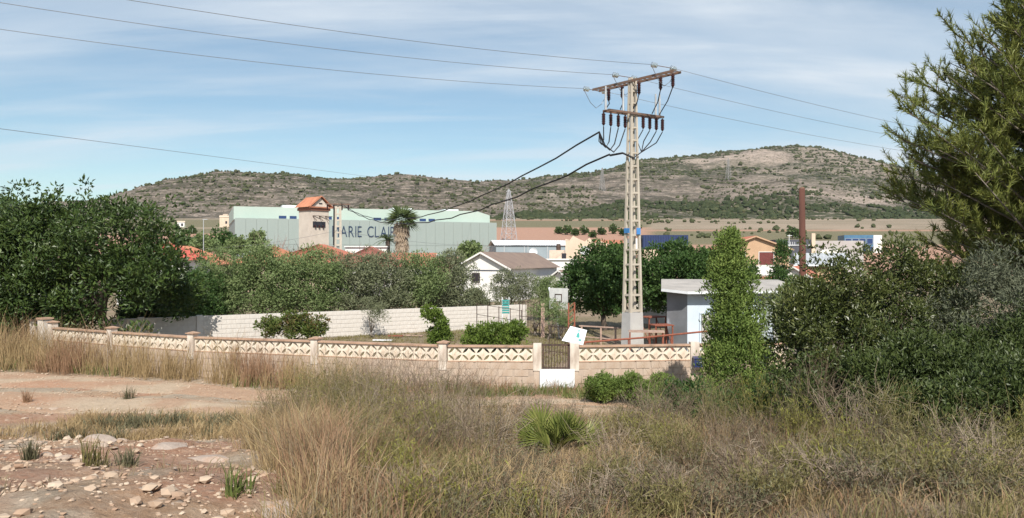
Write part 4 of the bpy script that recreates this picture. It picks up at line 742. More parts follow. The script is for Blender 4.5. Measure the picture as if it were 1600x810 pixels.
q = G(795, 330); q.z = gzf(q.x, q.y); pylon('white grey lattice pylon standing on the red field above the white house', q, 22.0, 4.9, ((18.5, 1.5), (21.2, 1.2)), .11, M_PYL)
for px, t_, lab in ((941, .33, 'faint far lattice pylon on the hillside left of the concrete pole'), (1138, .36, 'faint far lattice pylon halfway up the right hill')):
    x, y, z = hill_z(np.array([(px - CX) / F]), np.array([t_])); pylon(lab, (float(x[0]), float(y[0]), float(z[0]) - 1), 26, 4.5, ((23, 3),), .16, P('far_zinc', (.30, .29, .28), None, 3, .6))
q = G(318, 95); ml = thing('lamp_mast', 'thin pale lamp mast rising beside the orange tiled roof', 'mast', q); MB().tube([(0, 0, 0), (0, 0, 8.6)], [.07, .045], 8).build('shaft', M_GALV, ml); MB().box((.2, 0, 8.6), (.6, .12, .08)).build('lamp_head', M_GALV, ml)
ant = thing('roof_antenna', 'white comb shaped television antenna above the small dark cypress', 'antenna', at(1233, 382, 80) - Vector((0, 0, 3))); q = MB(); q.tube([(0, 0, 0), (0, 0, 4.0)], .03, 5)
for k in range(5): q.bar((-.3 + k * .22, 0, 2.9), (-.3 + k * .22, 0, 3.25), .035)
q.bar((-.5, 0, 2.9), (.7, 0, 2.9), .035); q.bar((-.2, 0, 3.9), (.3, 0, 3.9), .05); q.build('aerial', M_WHITE, ant)

# ------------------------------------------------------------------ trees and shrubs
def ell(px, y, d, rx, ry, rz, base):
    q = at(px, y, d) - base; return ((q.x, q.y, q.z), (rx, ry, rz))
L_CAROB = L('carob_leaf', [(.026, .052, .012), (.05, .085, .02), (.10, .145, .034)], .15, .45, .4); L_OLE = L('oleander_leaf', [(000.106, 000.156, 000.058), (000.172, 000.230, 000.090), (000.262, 000.304, 000.140)], .2, .5); L_OLIVE = L('olive_leaf', [(0.108, 0.132, 0.072), (0.168, 0.186, 0.102), (0.228, 0.240, 0.150)], .15, .5)
L_MUL = L('mulberry_leaf', [(00.032, 00.072, 00.019), (00.058, 00.110, 00.030), (00.099, 00.157, 00.047)], .2, .5); L_JUN = L('juniper_spray', [(00.080, 00.128, 00.030), (00.134, 00.195, 00.045), (00.208, 00.262, 00.067)], .15, .6); L_MAST = L('mastic_leaf', [(.034, .05, .012), (.062, .08, .02), (.10, .12, .033), (.155, .16, .055)], .15, .4, .5)
L_MASTD = L('bramble_leaf', [(.034, .052, .013), (.06, .085, .022), (.095, .12, .034)], .15, .5, .4); L_PINE = L('pine_needle', [(000.083, 000.114, 000.030), (000.156, 000.180, 000.041), (000.257, 000.265, 000.066)], .15, .55, .3); L_CIT = L('citrus_leaf', [(.07, .11, .022), (.12, .18, .034), (.19, .25, .055)], .2, .45); L_RED = L('photinia_leaf', [(.20, .09, .05), (.12, .13, .04), (.10, .15, .035), (.17, .20, .06)], .2, .45)
L_GREY = L('grey_leaf', [(0.067, 0.079, 0.049), (0.104, 0.116, 0.073), (0.159, 0.171, 0.110)], .12, .55)
B = Vector((-15.8, 30.4, 0)); rr = random.Random(2); CX1 = [(rr.uniform(-4.2, -1.0), rr.uniform(-.6, .8), rr.uniform(.7, 2.2), rr.uniform(.5, .8)) for _ in range(14)] + [(rr.uniform(.6, 2.4), rr.uniform(1.2, 2.6), rr.uniform(1.5, 2.6), rr.uniform(.5, .8)) for _ in range(9)] + [(rr.uniform(-1.6, 1.8), rr.uniform(-1.5, -.7), rr.uniform(.9, 2.3), rr.uniform(.4, .65)) for _ in range(12)]
tree('carob_tree', 'big dark green carob tree leaning over the left end of the white back wall', 'tree', B, [((-.2, .3, 4.3), (3.0, 2.9, 2.5)), ((-3.1, -.2, 3.9), (2.8, 2.6, 2.8)), ((1.2, .3, 3.4), (1.9, 2.0, 1.6)), ((-1.2, -1.0, 3.0), (2.2, 1.4, 1.7)), ((-3.6, -.6, 2.0), (1.8, 1.6, 1.3))], 105, (.55, 1.0), 36000, .19, L_CAROB, 'carob trees at the left', .42, r0=.24, nl=16, seed=3, squash=.75, extra=CX1)
B = Vector((-21.6, 31.2, 0))
tree('carob_tree', 'dark green carob tree at the far left with sprigs standing up on top', 'tree', B, [((-.8, .2, 4.1), (3.0, 2.8, 2.6)), ((1.4, -.2, 4.1), (2.0, 2.0, 2.2)), ((-.6, -1.2, 2.1), (2.8, 1.6, 1.5)), ((1.3, -1.0, 1.4), (1.9, 1.3, 1.2)), ((2.2, -.6, 2.4), (1.2, 1.2, 1.5)), ((-1.0, 0, 6.3), (.5, .5, .9)), ((1.3, 0, 6.0), (.4, .4, .7))], 110, (.5, .95), 33000, .19, L_CAROB, 'carob trees at the left', .42, r0=.22, nl=14, seed=5, squash=.75)
hedge = [(218, 36.2, 452, 34, L_CAROB, 'dark shrub tree right behind the carob trunk'), (245, 36.6, 440, 40, L_CAROB, 'dark shrub tree behind the shaded end of the white wall'), (282, 36.9, 432, 40, L_CAROB, 'dark green tree filling the gap right of the carob trunk'), (308, 36.2, 428, 48, L_MUL, 'dark green hedge tree nearest the carob behind the white wall'), (352, 37.2, 396, 46, L_OLE, 'pale green hedge tree below the orange roof right of the carob'), (402, 37.8, 393, 46, L_OLE, 'bushy hedge tree below the factory left corner'), (452, 38.4, 400, 42, L_OLE, 'bushy hedge tree standing before the left side of the transformer tower'), (503, 39, 401, 44, L_OLE, 'bushy hedge tree before the foot of the transformer tower'), (552, 39.6, 404, 46, L_OLIVE, 'grey green hedge tree below the white flat block'), (602, 40.4, 405, 44, L_OLIVE, 'grey green hedge tree below the small palm'), (655, 41.2, 402, 46, L_OLE, 'full rounded hedge tree just right of the tall palm'), (703, 42, 407, 40, L_OLIVE, 'olive coloured hedge tree at the right end of the row by the white house')]
for k, (px, d, ty, hw, lm, lab) in enumerate(hedge):
    b = G(px, d); top = H - (ty - CY) * d / F + .55; w = hw * d / F; rr = random.Random(k)
    es = [((rr.uniform(-.2, .2), 0, top - 1.25), (w * 1.02, 1.3, 1.2)), ((-.25 * w, -.2, top * .45), (w * .95, 1.25, 1.1)), ((.45 * w, .1, top * .55), (w * .7, 1.2, 1.3)), ((rr.uniform(-.5, .5) * w, 0, top - .55), (w * .35, .5, .6)), ((0, -.4, 1.5), (w, .9, .7))]
    tree('hedge_tree', lab, 'tree', b, es, 60, (.3, .62), 13500, .155, lm, 'hedge trees behind the white wall', .3, r0=.09, nl=10, seed=30 + k, up=.55)
for k, (px, d, ty, hw, lm, lab) in enumerate(((800, 45, 420, 52, L_OLIVE, 'feathery olive tree in front of the white house roof'), (857, 46, 428, 34, L_OLE, 'small light green tree between the olive and the backboard'), (745, 47, 446, 22, L_OLIVE, 'low grey olive bush below the barred window'))):
    b = G(px, d); top = H - (ty - CY) * d / F; w = hw * d / F
    tree('olive_tree', lab, 'tree', b, [((0, 0, top - .95), (w, 1.1, .9)), ((.1, -.2, top * .45), (w * .9, 1, .8)), ((-.3 * w, 0, top - .5), (w * .4, .5, .5))], 42, (.25, .5), 9000, .14, lm, 'small trees before the white house', .26, r0=.07, nl=9, seed=50 + k, up=.5)
for k, (px, es, lab) in enumerate(((945, [((.1, 0, 3.1), (2.1, 1.9, 1.5)), ((-1.1, -.2, 2.5), (1.3, 1.4, 1.2)), ((.9, -.3, 1.9), (1.5, 1.3, 1.0)), ((.5, 0, 4.0), (1.0, 1, .75)), ((-.3, .5, 1.35), (1.7, 1.0, .6))], 'dense dark green mulberry tree left of the concrete pole'), (1052, [((0, 0, 3.3), (2.2, 1.9, 1.35)), ((-1.1, -.3, 2.4), (1.5, 1.3, 1.1)), ((1.2, 0, 2.9), (1.4, 1.4, 1.3)), ((.3, 0, 4.1), (1.1, 1, .65)), ((-.6, .6, 1.7), (1.4, 1, .8))], 'dense dark green mulberry tree right of the concrete pole above the shed'))):
    tree('mulberry_tree', lab, 'tree', G(px, 40), es, 85, (.38, .72), 24000, .165, L_MUL, 'mulberry trees behind the concrete pole', .55, r0=.15, nl=12, seed=60 + k, up=.3)
tree('mulberry_tree', 'dark green bushy tree half hidden behind the juniper and shed', 'tree', G(1130, 41), [((0, 0, 2.8), (1.9, 1.7, 1.6)), ((1.2, 0, 2.0), (1.5, 1.3, 1.2))], 50, (.38, .7), 12000, .165, L_MUL, 'mulberry trees behind the concrete pole', .55, r0=.13, seed=66)
# juniper
B = Vector((5.15, 18.1, -.05)); B.z = gzf(5.15, 18.1)
tree('juniper', 'tall bright green flame shaped juniper standing in front of the wall and shed', 'tree', B, [((.05, 0, .38), (1.2, 1.0, .55)), ((.16, 0, 1.2), (.88, .85, .8)), ((.08, 0, 2.1), (.74, .7, .8)), ((.0, 0, 2.9), (.62, .6, .75)), ((.02, 0, 3.45), (.52, .5, .55)), ((.0, 0, 3.95), (.34, .34, .35)), ((.0, 0, 4.2), (.14, .14, .2))], 340, (.14, .30), 58000, .085, L_JUN, None, .34, r0=.05, nl=3, seed=70, up=1.0, out=.85, shell=(.7, 1.0), squash=1.25)
def shrub(name, label, px, d, es, ncl, rr, nl, size, lm, seed, group=None, asp=.5, up=.45, bark=BARK, cat='shrub', kw=None):
    b = at(px, CY, d); b.z = gzf(b.x, b.y); return tree(name, label, cat, b, es, ncl, rr, nl, size, lm, group, asp, bark, .045, 8, up, seed=seed, fork=.2)
for k, (px, d, w, h, lab) in enumerate(((1072, 17.6, .62, .95, 'bright green low bush hugging the left foot of the tall juniper'), (1000, 19.4, .62, .8, 'rounded light green bush growing against the block wall'), (938, 19.9, .4, .72, 'small light green bush nearest the garden gate'), (1205, 17.2, .8, 1.25, 'light green bush at the right foot of the tall juniper'), (1130, 16.4, 1.0, .95, 'wide low green bush in front of the juniper'), (1185, 14.6, .9, .8, 'low green bush nearest the camera below the juniper'), (1050, 16.6, .6, .7, 'green bush below the navy letter box'), (1085, 13.6, .7, .95, 'dense green bush between the dwarf palm and the juniper foot'), (1150, 12.6, .75, .9, 'dense green bush in the brush straight below the juniper'), (1215, 12.4, .75, 1.0, 'dense green bush joining the juniper to the mastic thicket'))):
    rr = random.Random(k + 3); shrub('green_bush', lab, px, d, [((0, 0, h * .4), (w, w * .8, h * .4))] + [((rr.uniform(-.9, .9) * w, rr.uniform(-.4, .3), h * rr.uniform(.35, .85)), (w * rr.uniform(.2, .45), w * .35, h * rr.uniform(.2, .4))) for _ in range(6)], 60, (.08, .20), 7500, .07, L_JUN if k < 7 else L_MUL, 80 + k, 'green bushes along the road by the juniper', .4, .7)
# the big evergreen thicket on the right
TH = [('mastic_bush', 'tall glossy dark mastic bush nearest the juniper', 1292, 12.6, [((0, 0, 1.5), (.95, .95, 1.35)), ((.2, 0, 2.35), (.62, .6, .55)), ((-.4, 0, 1.75), (.5, .6, .7)), ((.2, -.3, .8), (1.0, .8, .8))], 26000, L_MAST),
      ('mastic_bush', 'tallest dark mastic bush below the pine with yellowish glossy leaves', 1405, 12.9, [((0, 0, 1.9), (1.0, 1.0, 1.25)), ((-.1, 0, 2.75), (.65, .6, .5)), ((.3, -.3, 1.0), (1.1, .9, .9)), ((.6, 0, 2.3), (.6, .6, .6))], 30000, L_MAST),
      ('olive_bush', 'loose grey green wild olive bush with thin upright shoots at the right', 1545, 12.2, [((0, 0, 1.95), (1.0, .9, .95)), ((.2, 0, 2.55), (.65, .5, .45)), ((-.5, -.1, 1.5), (.6, .6, .7)), ((.6, 0, 1.7), (.8, .8, .9))], 22000, L_GREY),
      ('mastic_bush', 'dark mastic bush filling the right edge under the olive', 1590, 11.3, [((0, 0, 1.0), (1.1, .9, 1.0)), ((-.9, -.2, .8), (.9, .8, .8)), ((.6, 0, 1.4), (.8, .8, .8))], 24000, L_MASTD),
      ('bramble_bush', 'dark bramble bush at the front of the thicket under the right edge', 1530, 9.9, [((0, 0, .5), (.9, .7, .55)), ((.7, 0, .6), (.8, .7, .6)), ((-.6, 0, .4), (.6, .6, .45))], 18000, L_MASTD),
      ('bramble_bush', 'low spreading dark green bramble at the front of the thicket', 1420, 11.0, [((-.9, 0, .62), (.85, .7, .6)), ((0, 0, .75), (.95, .8, .75)), ((.8, -.1, .7), (.8, .7, .7))], 30000, L_MASTD),
      ('bramble_bush', 'bluish green low bramble between the juniper and the thicket', 1265, 12.8, [((0, 0, .6), (.8, .7, .6)), ((.5, -.2, .5), (.6, .6, .5)), ((-.5, 0, .4), (.5, .5, .4))], 14000, L_MASTD)]
for k, (nm, lab, px, d, es, nl, lm) in enumerate(TH): shrub(nm, lab, px, d, [(c_, tuple(q * 1.16 for q in r_)) for c_, r_ in [((c0[0], c0[1], c0[2] * 1.08), r0_) for c0, r0_ in es]], 130, (.16, .34), int(nl * 1.25), .07 if lm != L_GREY else .08, lm, 90 + k, 'bushes of the right hand thicket', .42 if lm != L_GREY else .2, .5)
shrub('green_bush', 'yellow green bush behind the wooden pole beside the shed', 1235, 27, [((0, 0, 1.9), (1.0, .9, .9)), ((.6, 0, 1.4), (1.0, .9, 1.2)), ((-.2, 0, 2.5), (.5, .5, .5))], 50, (.2, .4), 8000, .12, L_OLE, 99, None, .4)
shrub('green_bush', 'dark bush filling the gap between shed and thicket', 1300, 26, [((0, 0, 1.5), (1.5, 1.2, 1.4)), ((1.2, 0, 1.6), (1.2, 1, 1.4))], 50, (.25, .5), 9000, .13, L_CAROB, 98, None, .4)
# pine
def pine(label, B, levels, n_cl, n, seed):
    r = np.random.default_rng(seed); t = thing('pine_tree', label, 'tree', B); hz = levels[-1][0] + 1.2; tk = MB(); tk.tube([(0, 0, -.3), (.1, 0, 2), (-.05, 0, 5), (0, 0, 8), (0, 0, hz)], [.30, .25, .18, .1, .03], 10); P_ = []
    lv = np.array(levels)
    for k in range(n_cl):
        z = r.uniform(lv[0, 0], hz); rad = np.interp(z, lv[:, 0], lv[:, 1]) * r.uniform(.75, 1.12); a = r.uniform(0, 2 * np.pi); dz = r.uniform(.3, 1.0) * rad * .5; e = Vector((math.cos(a) * rad, math.sin(a) * rad, z + dz)); s = Vector((0, 0, z)); mid = s.lerp(e, .5) + Vector((0, 0, -.12 * rad)); tk.tube([s, mid, e], [.035 + .012 * rad, .025, .008], 5)
        for _ in range(max(7, int(rad * 9))):
            u = r.uniform(.28, 1.0); q = s.lerp(mid, u / .5) if u < .5 else mid.lerp(e, (u - .5) / .5); dirv = (e - s).normalized() * .6 + Vector((r.normal() * .7, r.normal() * .7, abs(r.normal()) * .45 + .5)); dirv.normalize(); ln = r.uniform(.3, .75); P_.append((q, q + dirv * ln))
    tk.build('trunk', GREYBARK, t, True); a = np.array([p[0] for p in P_]); b = np.array([p[1] for p in P_]); k = r.integers(0, len(a), n); u = r.uniform(.12, 1, (n, 1)); c = a[k] * (1 - u) + b[k] * u; dr = unit(b[k] - a[k]) * .75 + r.normal(size=(n, 3)) * .5 + np.array([0, 0, .15])
    dr = unit(dr); sd_ = unit(np.cross(dr, r.normal(size=(n, 3)))) * .010; ln_ = .17 * r.uniform(.6, 1.3, (n, 1)); V = np.stack([c - sd_, c + sd_, c + dr * ln_], 1).reshape(-1, 3); f = np.arange(3 * n).reshape(-1, 3); obj('needles', np_mesh('needles', V, [f]), L_PINE, t)
    pl = np.stack([a, (a + b) / 2, b], 1); V, f = strips(pl, [.012, .009, .005]); obj('twigs', np_mesh('twigs', V, [f]), TWIGD, t)
B = Vector((12.6, 16.6, .0)); B.z = gzf(12.6, 16.6); pine('large olive green pine tree filling the upper right edge', B, [(2.4, 3.3), (4.2, 3.75), (5.4, 3.75), (6.5, 3.2), (7.4, 2.5), (8.8, 1.95), (10.2, 1.45), (11.5, .8)], 430, 470000, 5)
# garden plants
shrub('photinia_bush', 'bush with reddish new leaves against the white wall behind the long bay', 455, 33.2, [((0, 0, .75), (1.45, .8, .65)), ((-.9, 0, .9), (.6, .5, .5)), ((.9, 0, .8), (.8, .5, .6)), ((.1, 0, 1.1), (.7, .5, .35))], 45, (.16, .32), 6500, .13, L_RED, 110, None, .42)
shrub('olive_sapling', 'small thin grey olive sapling before the white back wall', 583, 36, [((0, 0, 1.35), (.7, .6, .45)), ((.3, 0, 1.0), (.6, .5, .4)), ((-.3, 0, 1.7), (.4, .4, .3))], 30, (.14, .26), 2300, .10, L_OLIVE, 111, None, .22, cat='sapling', bark=GREYBARK)
shrub('loquat_tree', 'small upright loquat tree with bright green leaves and brown drooping top', 684, 31, [((0, 0, .8), (.55, .5, .8)), ((-.2, 0, 1.5), (.5, .4, .35)), ((.1, 0, .45), (.6, .5, .4))], 36, (.14, .26), 3600, .15, L_CIT, 112, None, .38)
shrub('citrus_bush', 'wide rounded bright green citrus bush behind the wall', 775, 30.6, [((0, 0, .65), (1.25, .85, .6)), ((.6, 0, .8), (.75, .6, .5)), ((-.7, 0, .55), (.7, .6, .45))], 60, (.15, .3), 8500, .12, L_CIT, 113, None, .45)
for k, (px, d, h) in enumerate(((838, 36.6, 2.0), (857, 35.2, 2.2), (878, 34.6, 1.9))): shrub('fruit_sapling', ('leftmost thin fruit sapling beside the pink post', 'tallest thin fruit sapling under the backboard', 'thin fruit sapling close to the lattice post')[k], px, d, [((0, 0, h * .68), (.6, .5, h * .26)), ((.2, 0, h * .5), (.5, .5, h * .2))], 28, (.12, .24), 1500, .10, L_OLE, 114 + k, 'fruit saplings by the backboard', .3, cat='sapling', bark=GREYBARK)
# trees farther off
far = [(402, 372, 125, 1.35, 1.5, L_OLE, 'round bush in front of the factory left corner'), (345, 372, 118, 2.2, 1.7, L_MUL, 'dark round tree left of the factory between mast and corner'), (322, 378, 112, 1.9, 1.4, L_OLE, 'olive coloured tree behind the thin lamp mast'), (290, 374, 125, 2.4, 1.7, L_MUL, 'dark tree at the edge of the carob crown before the red field'), (372, 384, 110, 1.6, 1.2, L_OLE, 'low light green tree at the foot of the factory corner'), (735, 392, 96, 1.3, 1.2, L_OLE, 'low green tree beyond the white house gable')]
for k, (px, y_, d, w, hh, lm, lab) in enumerate(far):
    b = G(px, d); zc = H - (y_ - CY) * d / F; tree('distant_tree', lab, 'tree', b, [((0, 0, zc), (w, w, hh)), ((w * .3, 0, zc - hh * .6), (w, w, hh * .8)), ((-w * .4, 0, zc - hh * .4), (w * .8, w, hh * .8))], 34, (.4, .75), 2600, .38, lm, 'trees before the factory', .6, r0=.16, nl=6, seed=130 + k)
rr = random.Random(8); FL_ = ['first dark round tree from the left in the row above the red field', 'second dark round tree from the left in the row above the red field', 'third dark round tree from the left in the row above the red field', 'dark tree above the crumbling cream building in the row by the red field', 'dark tree in the row just right of the crumbling building', 'dark tree in the field row before the gap near the concrete pole', 'dark field tree just left of the concrete pole', 'dark field tree touching the concrete pole from behind', 'round field tree behind the tip of the juniper', 'large round field tree just left of the wooden pole', 'round field tree hidden partly by the wooden pole', 'dark field tree between the far pale barn and carob', 'dark field tree at the edge of the carob crown far off']
fld = [(px, y_, 430 - (y_ - 352) * 9) for px, y_ in ((872, 356), (886, 357), (898, 358), (912, 357), (925, 360), (940, 357), (958, 356), (972, 358), (1142, 362), (1238, 361), (1252, 360), (300, 356), (275, 352))]
for k, (px, y_, d) in enumerate(fld):
    b = G(px, d); b.z = gzf(b.x, b.y); s = rr.uniform(1.6, 2.6) * (1.4 if px in (1142, 1238) else 1)
    tree('field_tree', FL_[k], 'tree', b, [((0, 0, s * 1.1), (s, s, s * .9)), ((s * .4, 0, s * .8), (s * .8, s * .8, s * .7))], 20, (.7, 1.1), 420, .95, L_CAROB, 'field trees below the hills', .7, r0=.3, nl=4, seed=150 + k)
b = G(1221, 74); tree('small_cypress', 'small dark conical cypress beside the orange house', 'tree', b, [((0, 0, 1.6), (1.5, 1.4, 1.5)), ((0, 0, 3.0), (1.25, 1.2, 1.3)), ((.1, 0, 4.3), (.85, .8, .9)), ((.1, 0, 5.2), (.45, .45, .6))], 60, (.3, .55), 4500, .26, L_MUL, None, .4, r0=.15, seed=170, up=.9)
def bare(label, px, d, h, w, n, seed):
    r = np.random.default_rng(seed); b = G(px, d); b.z = gzf(b.x, b.y); t = thing('bare_tree', label, 'tree', b, 0, 'leafless trees'); o, tips = twigs(r, h, n, w, .035 * d / 90, 8); V, f = join([(p[0], p[1]) for p in o]); obj('branches', np_mesh('branches', V, f), L('bare_branch%d' % seed, [(.16, .11, .095), (.24, .17, .15), (.30, .23, .2)], 0), t); MB().tube([(0, 0, -.2), (.05, 0, h * .35)], [.16, .1], 8).build('trunk', GREYBARK, t)
bare('leafless reddish tree in front of the factory above the white house', 742, 100, 5.4, 2.6, 60, 171); bare('leafless reddish brush left of the transformer tower', 437, 108, 5.2, 3.6, 90, 172); bare('leafless brush right of the small concrete pole', 548, 112, 4.6, 2.0, 50, 173)
# palms
def fan(m, o, d, up, ln, n, w, spread=2.2, droop=.0):
    """one fan leaf: narrow blades radiating from o around direction d"""
    d = Vector(d).normalized(); s = d.cross(Vector(up)).normalized(); u = s.cross(d).normalized()
    for k in range(n):
        a = (k / (n - 1) - .5) * spread; v = d * math.cos(a) + s * math.sin(a); e = Vector(o) + v * ln * (1 - .12 * abs(a)) + Vector((0, 0, -droop * ln)); mdl = Vector(o).lerp(e, .5) + u * ln * .03; x = v.cross(u).normalized() * w; m.add([o, mdl - x, e, mdl + x], [(0, 1, 2, 3)])
M_FAN = L('palm_fan', [(.055, .08, .02), (.15, .175, .045), (.30, .29, .10)], .15, .45); M_FAND = L('palm_fan_dead', [(.28, .21, .14), (.38, .30, .22), (.46, .38, .3)], .1, .7); M_FANG = L('palm_green', [(.045, .07, .022), (.075, .105, .035), (.12, .15, .055)], .15)
rr = random.Random(17); B = at(872, CY, 10.4); PMX, PMY = B.x, B.y; B.z = gzf(B.x, B.y); pm = thing('dwarf_palm', 'yellow green dwarf fan palm growing in the dry brush in front of the gate', 'palm', B); ff = MB(); fd = MB(); st = MB()
for k in range(26):
    a = rr.uniform(0, 2 * math.pi); el = rr.uniform(.15, 1.3); dd = Vector((math.cos(a) * math.cos(el), math.sin(a) * math.cos(el) * .8, math.sin(el))); q = dd * rr.uniform(.22, .42); st.tube([(0, 0, -.02), q * .5 + Vector((0, 0, .02)), q], [.009, .007, .005], 5); fan(ff, q * 1.15, dd + Vector((0, 0, .1)), (rr.uniform(-.4, .4), -.6, .7), rr.uniform(.30, .46), 13, .014, 2.0, .04)
for k in range(9):
    a = rr.choice((rr.uniform(-.6, .4), rr.uniform(2.6, 3.6))); el = rr.uniform(-.05, .25); dd = Vector((math.cos(a), -.35 + .3 * math.sin(a), math.sin(el))); q = dd * rr.uniform(.35, .6) + Vector((0, 0, .1)); st.tube([(0, 0, .05), q], [.008, .005], 5); fan(fd, q, dd, (0, -.5, .8), rr.uniform(.24, .36), 13, .009, 2.4, .2)
ff.build('fans', M_FAN, pm); fd.build('dead_fans', M_FAND, pm, kind='stuff'); st.build('leaf_stalks', TWIGD, pm); MB().tube([(0, 0, -.1), (0, 0, .12)], [.1, .08], 9).build('trunk', BARK, pm)
B = G(628, 88); tp = thing('fan_palm', 'tall fan palm with a thick skirt of dead brown leaves', 'palm', B); MB().tube([(0, 0, 0), (.1, 0, 4), (0, 0, 8.1)], [.42, .36, .3], 10).build('trunk', BARK, tp); s1 = MB(); s2 = MB()
for k in range(150):
    a = rr.uniform(0, 2 * math.pi); z_ = rr.uniform(4.6, 8.0); w_ = np.interp(z_, [4.6, 6.3, 8.0], [.2, .32, .6]); q = Vector((math.cos(a) * w_, math.sin(a) * w_, z_)); fan(s1, q, (math.cos(a) * .5, math.sin(a) * .5, -1), (math.cos(a), math.sin(a), .3), rr.uniform(.9, 1.4), 5, .06, .9)
for k in range(34):
    a = rr.uniform(0, 2 * math.pi); el = rr.uniform(-.45, 1.2); dd = Vector((math.cos(a) * math.cos(el), math.sin(a) * math.cos(el), math.sin(el))); q = Vector((0, 0, 8.2)) + dd * .7; fan(s2, q, dd, (rr.uniform(-.3, .3), -.4, .8), rr.uniform(1.3, 1.9), 9, .085, 2.4, .15)
s1.build('dead_skirt', M_FAND, tp); s2.build('crown', M_FANG, tp)
B = G(606, 92); sp = thing('date_palm', 'short green palm with arching feathery leaves left of the tall palm', 'palm', B); MB().tube([(0, 0, 0), (0, 0, 6.0)], [.32, .26], 10).build('trunk', BARK, sp); s2 = MB()
for k in range(30):
    a = rr.uniform(0, 2 * math.pi); el = rr.uniform(.0, 1.3); ln = rr.uniform(1.3, 1.9); pts = [Vector((0, 0, 6.0)) + Vector((math.cos(a) * math.cos(el), math.sin(a) * math.cos(el), math.sin(el))) * ln * u + Vector((0, 0, -.55 * ln * u * u)) for u in (0, .25, .5, .75, 1)]
    for i_ in range(4):
        d_ = (pts[i_ + 1] - pts[i_]).normalized()
        for u in (0, .33, .66):
            o_ = pts[i_].lerp(pts[i_ + 1], u); sd_ = d_.cross(Vector((0, 0, 1))).normalized()
            for sg in (-1, 1): e_ = o_ + (sd_ * sg * .7 + d_ * .6 + Vector((0, 0, -.25))) * .42; x_ = d_ * .045; s2.add([o_, (o_ + e_) / 2 - x_, e_, (o_ + e_) / 2 + x_], [(0, 1, 2, 3)])
s2.build('crown', M_FANG, sp)

# ------------------------------------------------------------------ foreground: rocks, brush, grass
def ground_at(px, py):
    d = 3.0
    while d < 60:
        q = at(px, py, d)
        if q.z <= gzf(q.x, q.y): return Vector((q.x, q.y, gzf(q.x, q.y)))
        d += .05
    return q
def rock_mesh(seed, n=2):
    import bmesh
    bm = bmesh.new(); bmesh.ops.create_icosphere(bm, subdivisions=n, radius=1); r = random.Random(seed); cuts = [(Vector((r.gauss(0, 1), r.gauss(0, 1), r.gauss(0, 1))).normalized(), r.uniform(.62, .92)) for _ in range(12)]
    for v in bm.verts:
        for nrm, dd in cuts:
            e = v.co.dot(nrm) - dd
            if e > 0: v.co -= nrm * e * .85
        v.co *= 1 + r.uniform(-.025, .025)
    me = bpy.data.meshes.new('stone'); bm.to_mesh(me); bm.free(); return me
M_ROCK = P('limestone', (.52, .42, .325), (.40, .30, .225), 3, .95, .8, 14, dirt=((.40, .24, .16), 2, .5, .75), per=((.42, .33, .27), .6)); M_ROCKG = P('grey_limestone', (.43, .35, .29), (.33, .265, .22), 2.5, .95, .9, 9, dirt=((.38, .25, .18), 2, .5, .75))
RM = [rock_mesh(k) for k in range(6)]
for me in RM: me.materials.append(M_ROCK)
rr = random.Random(21); n = 0; spots = [(285, 672, 20), (330, 680, 14), (160, 698, 22), (192, 690, 16), (178, 702, 18), (100, 718, 30), (120, 722, 22), (75, 712, 18), (260, 685, 12), (210, 668, 14), (140, 728, 16), (150, 735, 12), (300, 700, 12), (38, 655, 16), (60, 640, 14), (95, 670, 14), (415, 788, 20), (430, 785, 14), (360, 770, 16), (298, 765, 10), (165, 745, 10), (245, 720, 12), (85, 640, 16), (110, 642, 12), (20, 700, 16), (60, 695, 14), (30, 690, 12), (230, 745, 9), (350, 790, 9), (180, 770, 8), (90, 780, 9), (270, 790, 10), (395, 735, 12), (330, 745, 12)]
spots += [(rr.uniform(0, 400), rr.uniform(645, 775), rr.uniform(4, 8)) for _ in range(40)]
for px, py, s in spots:
    q = ground_at(px, py); w = s * q.y / F * .5; o = obj('stone', RM[n % 6], None); o.location = q + Vector((0, 0, w * .06)); o.scale = (w * rr.uniform(.8, 1.3), w * rr.uniform(.7, 1.1), w * rr.uniform(.24, .45)); o.rotation_euler = (rr.uniform(-.3, .3), rr.uniform(-.3, .3), rr.uniform(0, 6)); n += 1
    tag(o, 'pale limestone stone lying loose on the red dirt clearing', 'stone', 'pale stones on the dirt clearing')

for k, (px, py, w, dpt, h, lab) in enumerate(((325, 722, .38, .3, .16, 'flat grey limestone outcrop in the middle of the dirt clearing'), (445, 806, .42, .35, .10, 'smooth grey rock slab at the bottom edge beside the tall reddish grass'), (262, 700, .36, .3, .10, 'low grey rock ledge above the flat outcrop'), (150, 690, .3, .24, .13, 'pale rock standing by the green sprig in the clearing'))):
    q = ground_at(px, py); o = obj('boulder', rock_mesh(60 + k, 3), M_ROCKG); o.location = q - Vector((0, 0, h * .3)); o.scale = (w, dpt, h); o.rotation_euler.z = k; tag(o, lab, 'rock', 'rock outcrops in the clearing')
r = np.random.default_rng(31); n = 20000; x = r.uniform(-9.5, 0, n); y = r.uniform(4, 17.5, n); k = (x < -.20 * y + r.normal(size=n) * .4) & (x > -.85 * y) & (fbm(x * 1.1, y * 1.1, 91) > .42); x, y = x[k], y[k]; V, f = blobs(np.c_[x, y, gz(x, y) - .006], r.uniform(.005, .022, len(x)) * (1 + (r.uniform(size=len(x)) < .1) * 1.8), r, .6)
tag(obj('gravel', np_mesh('gravel', V, [f]), L('gravel', [(.27, .17, .115), (.37, .26, .185), (.46, .36, .27), (.56, .47, .37)], 0, .95, .1)), 'small pale rubble scattered over the red dirt', 'gravel', kind='stuff')
